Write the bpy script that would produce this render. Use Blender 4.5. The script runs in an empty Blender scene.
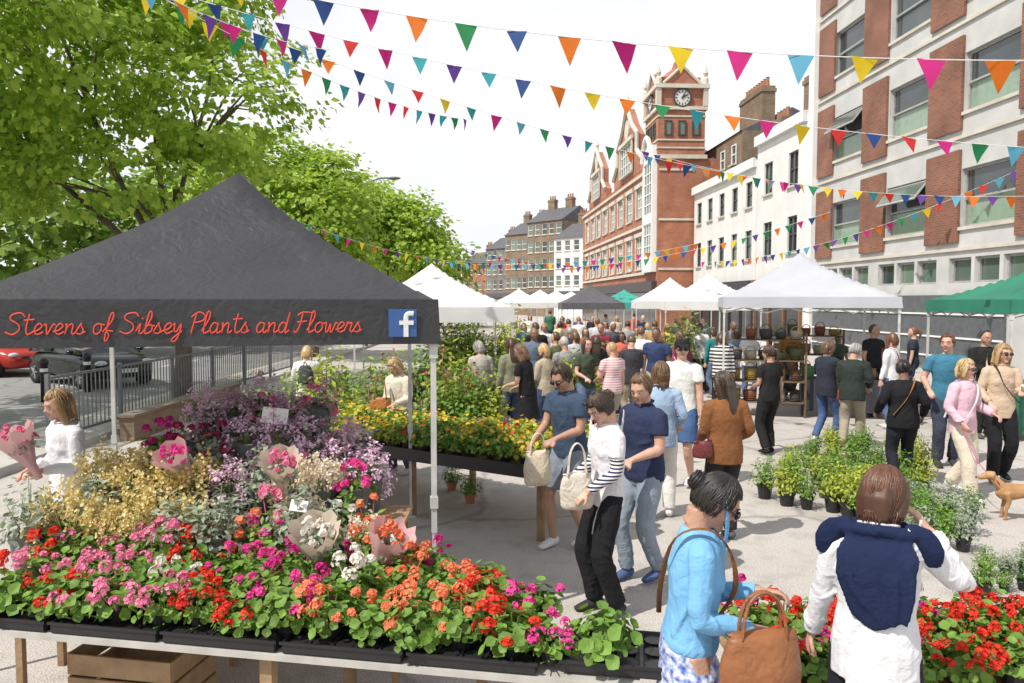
import bpy, math, random
from mathutils import Vector, Matrix
V=Vector; pi=math.pi; rad=math.radians
R=random.Random(7)
SC=bpy.context.scene; C=SC.collection
F=740.; H=2.35; PIT=math.atan(41.5/F); cp,sp=math.cos(PIT),math.sin(PIT)
def ray(px,py):
    a=(px-512)/F; b=(341.5-py)/F
    return V((a,cp+b*sp,-sp+b*cp))
def on_z(px,py,z=0.):
    d=ray(px,py); t=(z-H)/d.z; return V((d.x*t,d.y*t,z))
def at_y(px,py,Y):
    d=ray(px,py); t=Y/d.y; return V((d.x*t,Y,H+d.z*t))
# ---------------------------------------------------------------- mesh builder
class MB:
    def __init__(s): s.v=[];s.f=[];s.m=[]
    def add(s,vs,fs,mi=0):
        o=len(s.v); s.v+=[tuple(v) for v in vs]; s.f+=[tuple(i+o for i in f) for f in fs]; s.m+=[mi]*len(fs); return s
    def box(s,x0,x1,y0,y1,z0,z1,mi=0,T=None):
        vs=[V((x,y,z)) for z in (z0,z1) for x,y in ((x0,y0),(x1,y0),(x1,y1),(x0,y1))]
        if T: vs=[T@v for v in vs]
        return s.add(vs,[(3,2,1,0),(4,5,6,7),(0,1,5,4),(1,2,6,5),(2,3,7,6),(3,0,4,7)],mi)
    def limb(s,P,rr,seg=8,sub=2,ref=None,mi=0,T=None):
        P=[V(p) for p in P]; rr=[(r if isinstance(r,tuple) else (r,r)) for r in rr]
        Q=[];q=[];n=len(P)
        for i in range(n-1):
            a,b,c,d=P[max(i-1,0)],P[i],P[i+1],P[min(i+2,n-1)]
            for k in range(sub):
                t=k/sub
                Q.append(.5*((2*b)+(c-a)*t+(2*a-5*b+4*c-d)*t*t+(3*b-a-3*c+d)*t**3))
                q.append((rr[i][0]*(1-t)+rr[i+1][0]*t, rr[i][1]*(1-t)+rr[i+1][1]*t))
        Q.append(P[-1]);q.append(rr[-1])
        vs=[];fs=[];N=len(Q);prev=None
        for i in range(N):
            t=(Q[min(i+1,N-1)]-Q[max(i-1,0)])
            t=t.normalized() if t.length>1e-7 else V((0,0,1))
            if ref is not None: u=t.cross(V(ref))
            elif prev is None: u=t.cross(V((0,1,0)) if abs(t.y)<.9 else V((1,0,0)))
            else: u=prev-t*prev.dot(t)
            u=u.normalized() if u.length>1e-6 else V((1,0,0)); prev=u; w=t.cross(u)
            for k in range(seg):
                a=2*pi*k/seg; vs.append(Q[i]+u*math.cos(a)*q[i][0]+w*math.sin(a)*q[i][1])
        for i in range(N-1):
            for k in range(seg):
                k2=(k+1)%seg; fs.append((i*seg+k,i*seg+k2,(i+1)*seg+k2,(i+1)*seg+k))
        fs.append(tuple(range(seg-1,-1,-1))); fs.append(tuple((N-1)*seg+k for k in range(seg)))
        if T: vs=[T@v for v in vs]
        return s.add(vs,fs,mi)
    def ell(s,c,r,seg=12,rings=8,T=None,mi=0,fn=None):
        c=V(c); vs=[];fs=[]
        if not isinstance(r,(tuple,list)): r=(r,r,r)
        for i in range(rings+1):
            ph=-pi/2+pi*i/rings
            if i in (0,rings): n=1
            else: n=seg
            for k in range(n):
                a=2*pi*k/seg
                p=V((r[0]*math.cos(ph)*math.sin(a),r[1]*math.cos(ph)*math.cos(a),r[2]*math.sin(ph)))
                if fn: p=fn(p)
                vs.append(c+p)
        st=lambda i:0 if i==0 else 1+(i-1)*seg
        for i in range(rings):
            for k in range(seg):
                k2=(k+1)%seg
                if i==0: fs.append((0,1+k2,1+k))
                elif i==rings-1: fs.append((st(i)+k,st(i)+k2,st(rings)))
                else: fs.append((st(i)+k,st(i)+k2,st(i+1)+k2,st(i+1)+k))
        if T: vs=[T@v for v in vs]
        return s.add(vs,fs,mi)
    def lathe(s,prof,seg=12,c=(0,0,0),mi=0,T=None):
        vs=[V((c[0]+r*math.cos(2*pi*k/seg),c[1]+r*math.sin(2*pi*k/seg),c[2]+z)) for r,z in prof for k in range(seg)]
        fs=[(i*seg+k,i*seg+(k+1)%seg,(i+1)*seg+(k+1)%seg,(i+1)*seg+k) for i in range(len(prof)-1) for k in range(seg)]
        if prof[0][0]>0: fs.append(tuple(range(seg-1,-1,-1)))
        if prof[-1][0]>0: fs.append(tuple((len(prof)-1)*seg+k for k in range(seg)))
        if T: vs=[T@v for v in vs]
        return s.add(vs,fs,mi)
    def disc(s,c,n,r,k=6,cup=.2,lobe=0,mi=0,ph=0):
        n=V(n).normalized(); u=n.cross(V((.3,.5,.8))).normalized(); w=n.cross(u); c=V(c)
        vs=[c-n*cup*r]
        for i in range(k):
            a=2*pi*i/k+ph; q=r*(1-(lobe if i%2 else 0)); vs.append(c+(u*math.cos(a)+w*math.sin(a))*q)
        return s.add(vs,[(0,1+i,1+(i+1)%k) for i in range(k)],mi)
    def leaf(s,c,n,d,L,W,mi=0,fold=.25):
        n=V(n).normalized(); d=V(d); d=(d-n*d.dot(n)); d=d.normalized() if d.length>1e-5 else n.orthogonal().normalized(); w=n.cross(d); c=V(c)
        return s.add([c,c+d*L*.4+w*W+n*W*fold,c+d*L,c+d*L*.4-w*W+n*W*fold,c+d*L*.5],[(0,1,4),(1,2,4),(4,2,3),(0,4,3)],mi)
    def mesh(s,name,mats,smooth=False):
        me=bpy.data.meshes.new(name); me.from_pydata(s.v,[],s.f)
        if not isinstance(mats,(list,tuple)): mats=[mats]
        for m in mats: me.materials.append(m)
        if len(mats)>1: me.polygons.foreach_set('material_index',s.m)
        if smooth: me.polygons.foreach_set('use_smooth',[True]*len(s.f))
        me.update(); return me
    def build(s,name,mats,parent=None,smooth=False,loc=None):
        o=bpy.data.objects.new(name,s.mesh(name,mats,smooth)); C.objects.link(o)
        if parent: o.parent=parent
        if loc: o.location=loc
        return o
def thing(name,label,cat,loc=(0,0,0),rz=0,group=None):
    o=bpy.data.objects.new(name,None); C.objects.link(o); o.location=loc; o.rotation_euler=(0,0,rz); o.empty_display_size=.1
    return tag(o,label,cat,group)
def tag(o,label,cat,group=None):
    o['label']=label; o['category']=cat
    if group: o['group']=group
    return o
def inst(name,me,parent=None,loc=(0,0,0),rz=0,sc=1):
    o=bpy.data.objects.new(name,me); C.objects.link(o); o.parent=parent; o.location=loc; o.rotation_euler=(0,0,rz); o.scale=(sc,sc,sc); return o
def struct(o): o['kind']='structure'; return o
# ---------------------------------------------------------------- materials
MC={}
def mat(name,col,rough=.7,col2=None,scale=6,bump=0,bs=40,metal=0,island=False,transl=0,stripe=None,objrand=False,detail=4,spec=.5,fold=0):
    if name in MC: return MC[name]
    m=bpy.data.materials.new(name); m.use_nodes=True; nt=m.node_tree; N=nt.nodes; L=nt.links
    b=N['Principled BSDF']; out=N['Material Output']
    b.inputs['Roughness'].default_value=rough; b.inputs['Metallic'].default_value=metal
    b.inputs['Specular IOR Level'].default_value=spec
    if col2 is None: col2=tuple(c*.72 for c in col)
    mx=N.new('ShaderNodeMix'); mx.data_type='RGBA'; mx.inputs[6].default_value=(*col,1); mx.inputs[7].default_value=(*col2,1)
    tc=N.new('ShaderNodeTexCoord')
    if island: g=N.new('ShaderNodeNewGeometry'); fac=g.outputs['Random Per Island']
    elif objrand: g=N.new('ShaderNodeObjectInfo'); fac=g.outputs['Random']
    elif stripe:
        sx=N.new('ShaderNodeSeparateXYZ'); L.new(tc.outputs['Object'],sx.inputs[0])
        a=N.new('ShaderNodeMath'); a.operation='MULTIPLY'; a.inputs[1].default_value=stripe; L.new(sx.outputs[2],a.inputs[0])
        f=N.new('ShaderNodeMath'); f.operation='FRACT'; L.new(a.outputs[0],f.inputs[0])
        h=N.new('ShaderNodeMath'); h.operation='GREATER_THAN'; h.inputs[1].default_value=.5; L.new(f.outputs[0],h.inputs[0]); fac=h.outputs[0]
    else:
        n=N.new('ShaderNodeTexNoise'); n.inputs['Scale'].default_value=scale; n.inputs['Detail'].default_value=detail
        L.new(tc.outputs['Object'],n.inputs['Vector'])
        mr=N.new('ShaderNodeMapRange'); mr.inputs[1].default_value=.3; mr.inputs[2].default_value=.7; L.new(n.outputs[0],mr.inputs[0]); fac=mr.outputs[0]
    L.new(fac,mx.inputs[0]); L.new(mx.outputs[2],b.inputs['Base Color'])
    last=None
    if fold:
        n4=N.new('ShaderNodeTexNoise'); n4.inputs['Scale'].default_value=7.5; n4.inputs['Detail'].default_value=2; n4.inputs['Distortion'].default_value=1.6; L.new(tc.outputs['Object'],n4.inputs['Vector'])
        b4=N.new('ShaderNodeBump'); b4.inputs['Strength'].default_value=fold; b4.inputs['Distance'].default_value=.05; L.new(n4.outputs[0],b4.inputs['Height']); last=b4.outputs[0]; L.new(last,b.inputs['Normal'])
    if bump:
        n2=N.new('ShaderNodeTexNoise'); n2.inputs['Scale'].default_value=bs; n2.inputs['Detail'].default_value=5; L.new(tc.outputs['Object'],n2.inputs['Vector'])
        bp=N.new('ShaderNodeBump'); bp.inputs['Strength'].default_value=bump; bp.inputs['Distance'].default_value=.02; L.new(n2.outputs[0],bp.inputs['Height']); L.new(bp.outputs[0],b.inputs['Normal'])
        if last: L.new(last,bp.inputs['Normal'])
    if transl:
        t=N.new('ShaderNodeBsdfTranslucent'); L.new(mx.outputs[2],t.inputs[0]); ms=N.new('ShaderNodeMixShader'); ms.inputs[0].default_value=transl
        L.new(b.outputs[0],ms.inputs[1]); L.new(t.outputs[0],ms.inputs[2]); L.new(ms.outputs[0],out.inputs[0])
    MC[name]=m; return m
def brick(name,c1,c2,mort,bw=.225,rh=.075,ms=.01):
    if name in MC: return MC[name]
    m=bpy.data.materials.new(name); m.use_nodes=True; nt=m.node_tree; N=nt.nodes; L=nt.links; b=N['Principled BSDF']; b.inputs['Roughness'].default_value=.85
    tc=N.new('ShaderNodeTexCoord'); sx=N.new('ShaderNodeSeparateXYZ'); L.new(tc.outputs['Object'],sx.inputs[0])
    a=N.new('ShaderNodeMath'); L.new(sx.outputs[0],a.inputs[0]); L.new(sx.outputs[1],a.inputs[1])
    cb=N.new('ShaderNodeCombineXYZ'); L.new(a.outputs[0],cb.inputs[0]); L.new(sx.outputs[2],cb.inputs[1])
    br=N.new('ShaderNodeTexBrick'); L.new(cb.outputs[0],br.inputs[0]); br.inputs['Scale'].default_value=1
    br.inputs['Brick Width'].default_value=bw; br.inputs['Row Height'].default_value=rh; br.inputs['Mortar Size'].default_value=ms
    br.inputs['Color1'].default_value=(*c1,1); br.inputs['Color2'].default_value=(*c2,1); br.inputs['Mortar'].default_value=(*mort,1)
    n=N.new('ShaderNodeTexNoise'); n.inputs['Scale'].default_value=.9; n.inputs['Detail'].default_value=6; L.new(tc.outputs['Object'],n.inputs[0])
    mr=N.new('ShaderNodeMapRange'); mr.inputs[1].default_value=.3; mr.inputs[2].default_value=.7; mr.inputs[3].default_value=.72; mr.inputs[4].default_value=1.2; L.new(n.outputs[0],mr.inputs[0])
    mx=N.new('ShaderNodeMix'); mx.data_type='RGBA'; mx.blend_type='MULTIPLY'; mx.inputs[0].default_value=1; L.new(br.outputs[0],mx.inputs[6]); L.new(mr.outputs[0],mx.inputs[7])
    L.new(mx.outputs[2],b.inputs['Base Color']); MC[name]=m; return m
def cloth(c,k=.85,bump=.2): return mat('cloth_%.2f_%.2f_%.2f'%c,c,.88,tuple(x*k for x in c),5,bump,45,spec=.2,fold=.3)
MET=mat('grey_metal',(.45,.46,.47),.4,metal=.6); POST=mat('white_post',(.62,.62,.6),.5); BLK=mat('black_plastic',(.02,.02,.022),.45)
WOOD=mat('raw_wood',(.36,.24,.13),.8,(.24,.15,.08),9,.3); CARD=mat('card',(.8,.8,.78),.7,(.75,.75,.72))
GLASS=mat('window_glass',(.03,.04,.045),.08,(.16,.23,.18),objrand=True,spec=.9); WHITE=mat('white_paint',(.78,.78,.76),.6,(.7,.7,.68),2)
STONE=mat('pale_stone',(.62,.58,.5),.8,(.48,.44,.37),1.5,.2,15); SLATE=mat('slate',(.11,.11,.12),.7,(.07,.07,.08),3)
# ---------------------------------------------------------------- ground
def asphalt(name,c1,c2):
    m=mat(name,c1,.92,c2,.35,.5,70,detail=8); nt=m.node_tree; N=nt.nodes; L=nt.links
    tc=N.new('ShaderNodeTexCoord'); b=N['Principled BSDF']; src=b.inputs['Base Color'].links[0].from_socket
    n=N.new('ShaderNodeTexNoise'); n.inputs['Scale'].default_value=90; n.inputs['Detail'].default_value=3; L.new(tc.outputs['Object'],n.inputs[0])
    mr=N.new('ShaderNodeMapRange'); mr.inputs[1].default_value=.35; mr.inputs[2].default_value=.65; mr.inputs[3].default_value=.7; mr.inputs[4].default_value=1.25; L.new(n.outputs[0],mr.inputs[0])
    vo=N.new('ShaderNodeTexVoronoi'); vo.feature='DISTANCE_TO_EDGE'; vo.inputs['Scale'].default_value=.33
    n3=N.new('ShaderNodeTexNoise'); n3.inputs['Scale'].default_value=1.2; n3.inputs['Detail'].default_value=5; L.new(tc.outputs['Object'],n3.inputs[0])
    ad=N.new('ShaderNodeMix'); ad.data_type='RGBA'; ad.inputs[0].default_value=.35; L.new(tc.outputs['Object'],ad.inputs[6]); L.new(n3.outputs[1],ad.inputs[7]); L.new(ad.outputs[2],vo.inputs[0])
    cr=N.new('ShaderNodeMapRange'); cr.inputs[1].default_value=0; cr.inputs[2].default_value=.014; cr.inputs[3].default_value=.65; cr.inputs[4].default_value=1; L.new(vo.outputs[0],cr.inputs[0])
    n5=N.new('ShaderNodeTexNoise'); n5.inputs['Scale'].default_value=3.5; n5.inputs['Detail'].default_value=6; L.new(tc.outputs['Object'],n5.inputs[0])
    m5=N.new('ShaderNodeMapRange'); m5.inputs[1].default_value=.5; m5.inputs[2].default_value=.72; m5.inputs[3].default_value=1; m5.inputs[4].default_value=.78; L.new(n5.outputs[0],m5.inputs[0])
    mu=N.new('ShaderNodeMath'); mu.operation='MULTIPLY'; L.new(mr.outputs[0],mu.inputs[0]); L.new(cr.outputs[0],mu.inputs[1])
    mv=N.new('ShaderNodeMath'); mv.operation='MULTIPLY'; L.new(mu.outputs[0],mv.inputs[0]); L.new(m5.outputs[0],mv.inputs[1])
    mx=N.new('ShaderNodeMix'); mx.data_type='RGBA'; mx.blend_type='MULTIPLY'; mx.inputs[0].default_value=1; L.new(src,mx.inputs[6]); L.new(mv.outputs[0],mx.inputs[7]); L.new(mx.outputs[2],b.inputs['Base Color']); return m
AS=asphalt('market_asphalt',(.50,.465,.43),(.40,.37,.34))
struct(MB().box(-400,400,-60,900,-.3,0).build('ground',AS))
RD=asphalt('road_asphalt',(.28,.28,.28),(.22,.22,.22))
struct(MB().add([(-17,-20,.004),(-8.3,-20,.004),(-12,260,.004),(-22,260,.004)],[(0,1,2,3)]).build('road',RD))
def strip(name,x0,x1,y0,y1,z,m,slope=-.057):
    mb=MB(); vs=[(x0+slope*y0,y0,0),(x1+slope*y0,y0,0),(x1+slope*y1,y1,0),(x0+slope*y1,y1,0)]
    mb.add(vs+[(a,b,z) for a,b,_ in vs],[(4,5,6,7),(0,1,5,4),(1,2,6,5),(2,3,7,6),(3,0,4,7)]); return struct(mb.build(name,m))
PVM=mat('paving_slabs',(.46,.44,.41),.9,(.37,.35,.33),1.2,.2,20)
strip('pavement',11.9,30,5,200,.12,PVM); strip('kerb',11.7,11.9,5,200,.125,STONE)
strip('pavement_left',-7.9,-6.7,-5,200,.12,PVM,-.01); strip('kerb_left',-8.1,-7.9,-5,200,.125,STONE,-.01)
mb=MB()
for k in range(14): mb.box(-12.4,-12.28,2+k*6,5+k*6,.004,.008)
struct(mb.build('road_marking',WHITE))
# ---------------------------------------------------------------- foliage / trees
LEAF=mat('tree_leaf',(.50,.64,.09),.5,(.24,.40,.04),island=True,transl=.58)
LEAF2=mat('tree_leaf_far',(.34,.48,.09),.6,(.16,.28,.04),island=True,transl=.5)
BARK=mat('bark',(.16,.12,.09),.9,(.08,.06,.045),6,.6,20)
def tree(label,base,trunk_h,blobs,nclu,nl,ls,lm,seed):
    r=random.Random(seed); t=thing('street_tree',label,'tree',base)
    mb=MB(); mb.limb([(0,0,-.1),(.05,0,trunk_h*.5),(-.1,.05,trunk_h),(0,0,trunk_h*1.5)],[.22,.17,.15,.1],10,3)
    for (c,q) in blobs:
        mb.limb([(0,0,trunk_h*.8),(c[0]*.35+r.uniform(-.3,.3),c[1]*.35,trunk_h+(c[2]-trunk_h)*.35),(c[0]*.8,c[1]*.8,c[2]),(c[0],c[1],c[2]+q[2]*.6)],[.10,.06,.035,.02],7,3)
        for k in range(6):
            a=r.uniform(0,6.28); e=r.uniform(-.5,.9)
            mb.limb([(c[0]*.6,c[1]*.6,trunk_h+(c[2]-trunk_h)*.7),(c[0]+q[0]*.4*math.cos(a),c[1]+q[1]*.4*math.sin(a),c[2]+q[2]*.4*e),(c[0]+q[0]*.85*math.cos(a),c[1]+q[1]*.85*math.sin(a),c[2]+q[2]*.8*e)],[.035,.02,.006],5,2)
    mb.build('trunk',BARK,t,True)
    cb=MB(); tot=sum(q[0]*q[1]*q[2] for c,q in blobs)
    for (c,q) in blobs:
        for i in range(int(nclu*q[0]*q[1]*q[2]/tot)):
            d=V((r.gauss(0,1),r.gauss(0,1),r.gauss(0,1))).normalized(); s=r.uniform(.35,1)**.5*r.uniform(.8,1.15)
            p=V((c[0]+d.x*q[0]*s,c[1]+d.y*q[1]*s,c[2]+d.z*q[2]*s)); cr_=r.uniform(.25,.6)*ls*4.6; n0=(d+V((0,-.2,.8))).normalized()
            for j in range(nl):
                o=V((r.gauss(0,1),r.gauss(0,1),r.gauss(0,.45)))*cr_*.5
                n=(n0+V((r.uniform(-.8,.8),r.uniform(-.8,.8),r.uniform(-.3,.5)))).normalized()
                L=ls*r.uniform(.6,1.25); dd=o+V((r.uniform(-.2,.2),r.uniform(-.2,.2),-.15))
                cb.leaf(p+o,n,dd,L,L*.42,fold=r.uniform(-.3,.4))
    cb.build('crown',lm,t); return t
tree('large leafy tree with bright green crown, trunk by the railings behind the black gazebo',(-7.6,17,.12),3.2,[((-2.2,-1.5,7.6),(3.4,3.0,2.9)),((1.0,-.3,6.7),(2.1,2.2,1.9)),((-1,1,10.3),(3.5,3.0,2.7)),((-4.8,-1,6.4),(2.8,2.6,2.6)),((-1.3,-1,4.9),(2.6,1.7,1.0))],1280,26,.18,LEAF,1)
tree('leafy tree overhanging the road at the left edge of the photo',(-12,11.5,.0),3,[((-.5,0,6.4),(2.8,2.4,2.5)),((2.6,1,7.8),(2.4,2.0,2.0)),((1.0,-1.0,4.6),(2.2,1.4,1.1))],700,25,.165,LEAF,2)
tree('rounded green tree right of the black gazebo peak, nearest of the far trees',(-7.8,29,.12),3,[((.6,-1,5.4),(2.1,2.4,2.0)),((-2,0,6.4),(2.6,2.8,2.6)),((.3,1,7.1),(1.7,2.2,1.4)),((1.4,-1,3.8),(1.3,1.6,1.0))],700,24,.23,LEAF,3)
tree('tree whose crown ends right above the white gazebo on the left side',(-7.2,43,.12),3,[((1.4,0,5.8),(2.2,2.8,2.5)),((-1.5,0,7.0),(2.6,3,2.5)),((2.4,-1,4.5),(1.5,1.8,1.4))],560,22,.30,LEAF,4)
tree('dark green tree far down the left side of the street',(-10,62,0),3,[((2.5,0,5),(4,4,3.2)),((-3,0,6),(4,4,4))],400,18,.48,LEAF2,5)
tree('broad tree on the far side of the road behind the parked cars',(-21,30,0),2.5,[((0,0,5),(5,4,4)),((5,3,5),(4,3,3.6))],520,20,.42,LEAF2,6)
hb=MB(); r=random.Random(9)
for i in range(7000):
    p=V((-19-r.random()*2.,10+r.random()*60,r.random()**.7*2.6)); hb.leaf(p,(r.gauss(.6,.6),r.gauss(-.4,.6),r.gauss(.5,.5)),(r.gauss(0,1),r.gauss(0,1),.4),r.uniform(.22,.4),.11)
tag(hb.build('hedge',LEAF2),'dense green hedge running along the far side of the road','hedge')
# ---------------------------------------------------------------- buildings
ANG=rad(90)+math.atan(.057)
def S(d,off): return V((off-.057*d,d,0))
def wallgrid(mb,x0,x1,z0,z1,ops,y=0,rev=.16,depth=9,mi=0):
    xs=sorted({x0,x1,*[o[0] for o in ops],*[o[1] for o in ops]}); zs=sorted({z0,z1,*[o[2] for o in ops],*[o[3] for o in ops]})
    for a,b in zip(xs,xs[1:]):
        for c,d in zip(zs,zs[1:]):
            mx,mz=(a+b)/2,(c+d)/2
            if any(o[0]<mx<o[1] and o[2]<mz<o[3] for o in ops): continue
            mb.add([(a,y,c),(b,y,c),(b,y,d),(a,y,d)],[(3,2,1,0)],mi)
    for (a,b,c,d) in ops:
        for q in ([(a,y,c),(b,y,c),(b,y-rev,c),(a,y-rev,c)],[(a,y,d),(b,y,d),(b,y-rev,d),(a,y-rev,d)],[(a,y,c),(a,y,d),(a,y-rev,d),(a,y-rev,c)],[(b,y,c),(b,y,d),(b,y-rev,d),(b,y-rev,c)]): mb.add(q,[(0,1,2,3)],mi)
    D=y-depth
    for q in ([(x0,y,z0),(x0,y,z1),(x0,D,z1),(x0,D,z0)],[(x1,y,z0),(x1,y,z1),(x1,D,z1),(x1,D,z0)],[(x0,D,z0),(x1,D,z0),(x1,D,z1),(x0,D,z1)],[(x0,y,z1),(x1,y,z1),(x1,D,z1),(x0,D,z1)]): mb.add(q,[(0,1,2,3)],mi)
WM={}
def window(par,x,z,w,h,y=-.14,fm=None,nx=2,nz=2,sill=STONE,surround=None,openit=False):
    fm=fm or WHITE; key=(round(w,2),round(h,2),fm.name,nx,nz,sill.name if sill else '',surround.name if surround else '')
    if key not in WM:
        p=MB().box(-w/2,w/2,-.02,0,-h/2,h/2).mesh('window',GLASS)
        f=MB(); t=.07
        for i in range(nx+1): xx=-w/2+i*w/nx; e=t/2 if 0<i<nx else t; f.box(max(-w/2,xx-e),min(w/2,xx+e),.002,.06,-h/2,h/2)
        for i in range(nz+1): zz=-h/2+i*h/nz; e=t/2 if 0<i<nz else t; f.box(-w/2+.071,w/2-.071,.004,.055,max(-h/2,zz-e),min(h/2,zz+e))
        f=f.mesh('frame',fm); s=None
        if sill: s=MB().box(-w/2-.08,w/2+.08,.02,.24,-h/2-.1,-h/2-.003).mesh('sill',sill)
        q=None
        if surround:
            q=MB().box(-w/2-.22,-w/2-.003,.1,.2,-h/2,h/2).box(w/2+.003,w/2+.22,.1,.2,-h/2,h/2).box(-w/2-.3,w/2+.3,.1,.26,h/2,h/2+.28).mesh('surround',surround)
        WM[key]=(p,f,s,q)
    p,f,s,q=WM[key]; o=inst('window',p,par,(x,y,z)); inst('frame',f,o)
    if s: inst('sill',s,o)
    if q: inst('surround',q,o)
    if openit:
        k=inst('open_sash',MB().box(-w/2+.05,w/2-.05,-.02,.02,-h*.45,0).box(-w/2+.12,w/2-.12,.021,.03,-h*.4,-.06,1).mesh('open_sash',[fm,GLASS]),o,(0,.12,h/2-.05)); k.rotation_euler=(rad(38),0,0)
    return o
BR=brick('brown_red_brick',(.27,.095,.052),(.19,.068,.04),(.2,.15,.12)); BRR=brick('red_brick',(.42,.135,.065),(.32,.095,.05),(.33,.22,.16)); BRD=brick('brown_brick',(.26,.17,.11),(.18,.12,.075),(.2,.17,.13))
m=thing('office_block','long grey white and brick panelled modern block at the right of the photo','building',S(12,14.5),ANG)
wins=[(4.5,6.2),(7.85,9.55),(11.15,12.85),(14.4,16.0)]; cols=[1.1,5.0,8.9,12.8,16.75]
ops=[(c-1.15,c+1.15,a,b) for c in cols for a,b in wins]+[(c-1.7+k*1.15,c-.7+k*1.15,2.85,3.6) for c in cols for k in range(3)]
mb=MB(); wallgrid(mb,0,19.7,0,17.4,ops,0,.2,12); mb.build('wall',mat('render_wall',(.56,.56,.55),.85,(.43,.43,.42),1.1,.3,25),m)
ALU=mat('alu_frame',(.40,.40,.39),.4); GRN=mat('green_glass',(.20,.30,.22),.12,(.26,.34,.26),spec=.8); DGL=mat('dark_glass',(.03,.04,.045),.08,(.08,.10,.10),.6,spec=.9)
for i,c in enumerate(cols):
    for j,(a,b) in enumerate(wins):
        o=window(m,c,(a+b)/2,2.3,b-a,-.17,ALU,1,1,STONE,openit=(i+j*2)%3==0); h_=b-a
        MB().box(-1.07,1.07,.06,.10,-.06,0).build('transom',ALU,o)
        MB().box(-1.07,1.07,.003,.012,-h_/2+.075,-.065).build('lower_pane',GRN if j<2 else DGL,o)
        MB().box(-1.07,1.07,.003,.012,.005,h_/2-.075).build('upper_pane',DGL,o)
    for k in range(3): window(m,c-1.2+k*1.15,3.225,1.0,.75,-.17,ALU,1,1,None)
for x in [3.05,6.95,10.85,14.8,18.6]:
    for a in (4.05,7.35,10.65,13.95): MB().box(x-.79,x+(.79 if x<18 else .5),.003,.09,a,a+2.72).build('brick_panel',BR,m)
for z in (3.8,7.08,10.4,13.7): MB().box(0,19.2,.004,.07,z,z+.09).build('string_course',STONE,m)
MB().box(19.25,19.72,.003,.2,0,17.4).build('end_pier',WHITE,m)
MB().box(-.1,19.8,-12.1,.25,17.402,17.65).build('parapet_coping',STONE,m)
MB().box(8,19.2,.003,.08,.3,2.5).build('shopfront',mat('shop_dark',(.12,.13,.14),.3),m)
mb=MB()
for z in (.6,1.2,1.9): mb.box(8,19.2,.081,.12,z,z+.05)
mb.build('shopfront_bars',WHITE,m)
def chimney(par,x,y,z0,z1,w=1.2,d=.7,pots=3,bm=BRD):
    c=MB().box(x-w/2,x+w/2,y-d/2,y+d/2,z0,z1).box(x-w/2-.06,x+w/2+.06,y-d/2-.06,y+d/2+.06,z1-.35,z1-.15).build('chimney',bm,par)
    mb=MB()
    for k in range(pots): mb.lathe([(.13,0),(.1,.5),(.13,.52)],8,(x-w/2+w*(k+.5)/pots,y,z1))
    mb.build('chimney_pots',mat('terracotta',(.35,.16,.09),.8),c)
def rowhouse(label,d0,d1,off,h,wm,rows,ncol,ww,fm=None,shop=(.1,.1,.1),roof='flat',sur=None,chim=(),nz=2):
    L=(d1-d0)*1.0016; t=thing('terraced_building',label,'building',S(d0,off),ANG)
    cs=[L*(i+.5)/ncol for i in range(ncol)]; ops=[(c-ww/2,c+ww/2,z-hh/2,z+hh/2) for c in cs for z,hh in rows]
    mb=MB(); wallgrid(mb,0,L,0,h,ops,0,.16,8); mb.build('wall',wm,t)
    for c in cs:
        for z,hh in rows: window(t,c,z,ww,hh,-.14,fm,2 if ww>.9 else 1,nz,STONE,sur)
    MB().box(.05,L-.05,-.1,.22,h-.35,h+.12).build('cornice',WHITE if sur is None else sur,t)
    MB().box(.15,L-.15,.003,.3,2.75,3.35).build('shop_fascia',mat('fascia_%.2f%.2f'%shop[:2],shop,.5),t)
    MB().box(.3,L-.3,.003,.05,.4,2.7).build('shop_window',mat('shop_glass',(.04,.045,.05),.1),t)
    mb=MB(); n=max(2,int(L/1.6))
    for k in range(n+1): x=.2+(L-.4)*k/n; mb.box(x-.06,x+.06,.052,.14,0,2.74)
    mb.build('shop_mullions',mat('fascia_%.2f%.2f'%shop[:2],shop),t)
    if roof=='pitch': MB().add([(0,.1,h+.12),(L,.1,h+.12),(L,-3,h+1.3),(0,-3,h+1.3),(0,-8,h),(L,-8,h)],[(0,1,2,3),(3,2,5,4),(0,3,4),(1,5,2)]).build('roof',SLATE,t)
    for x,y,z1,w,pots in chim: chimney(t,x,y,h,z1,w,.8,pots,BRD)
    return t
WR=mat('white_render',(.74,.73,.71),.8,(.62,.61,.59),.8,.2,20); DK=mat('dark_frame',(.05,.05,.055),.4)
rowhouse('white rendered building with dark window frames beside the modern block',31.9,37.4,14.4,10.3,WR,[(5.3,1.6),(8.2,1.5)],2,1.0,DK,(.25,.12,.05),'flat',None,[(2,-1.5,12.6,1.8,4)])
rowhouse('plain white rendered building with sash windows beside the red brick clock tower',37.7,48.1,14.5,9.4,WR,[(5.2,1.5),(7.8,1.3)],5,.9,DK,(.04,.045,.05),'pitch',None,[(8.4,-3.2,15.0,3.6,9),(4.0,-3,12.4,1.6,4)])
t=thing('rear_brick_building','brown brick building whose top shows behind the plain white building','building',S(44.5,16.2),ANG)
MB().box(0,11,-6,0,0,12.4).build('wall',BRD,t); MB().add([(0,.1,12.4),(11,.1,12.4),(11,-3,13.8),(0,-3,13.8),(0,-6,12.4),(11,-6,12.4)],[(0,1,2,3),(3,2,5,4),(0,3,4),(1,5,2)]).build('roof',SLATE,t)
for x in (1.2,3.2,5.5,8): window(t,x,11.2,.8,1.2,.03,None,1,2,STONE)
t=thing('red_brick_hall','ornate red brick hall with gables and a square clock tower','building',S(48.3,12.2),ANG)
L=31.7; rows=[(5.7,2.3),(9.3,2.1)]; cs=[5.2+i*3.35 for i in range(8)]
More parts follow.
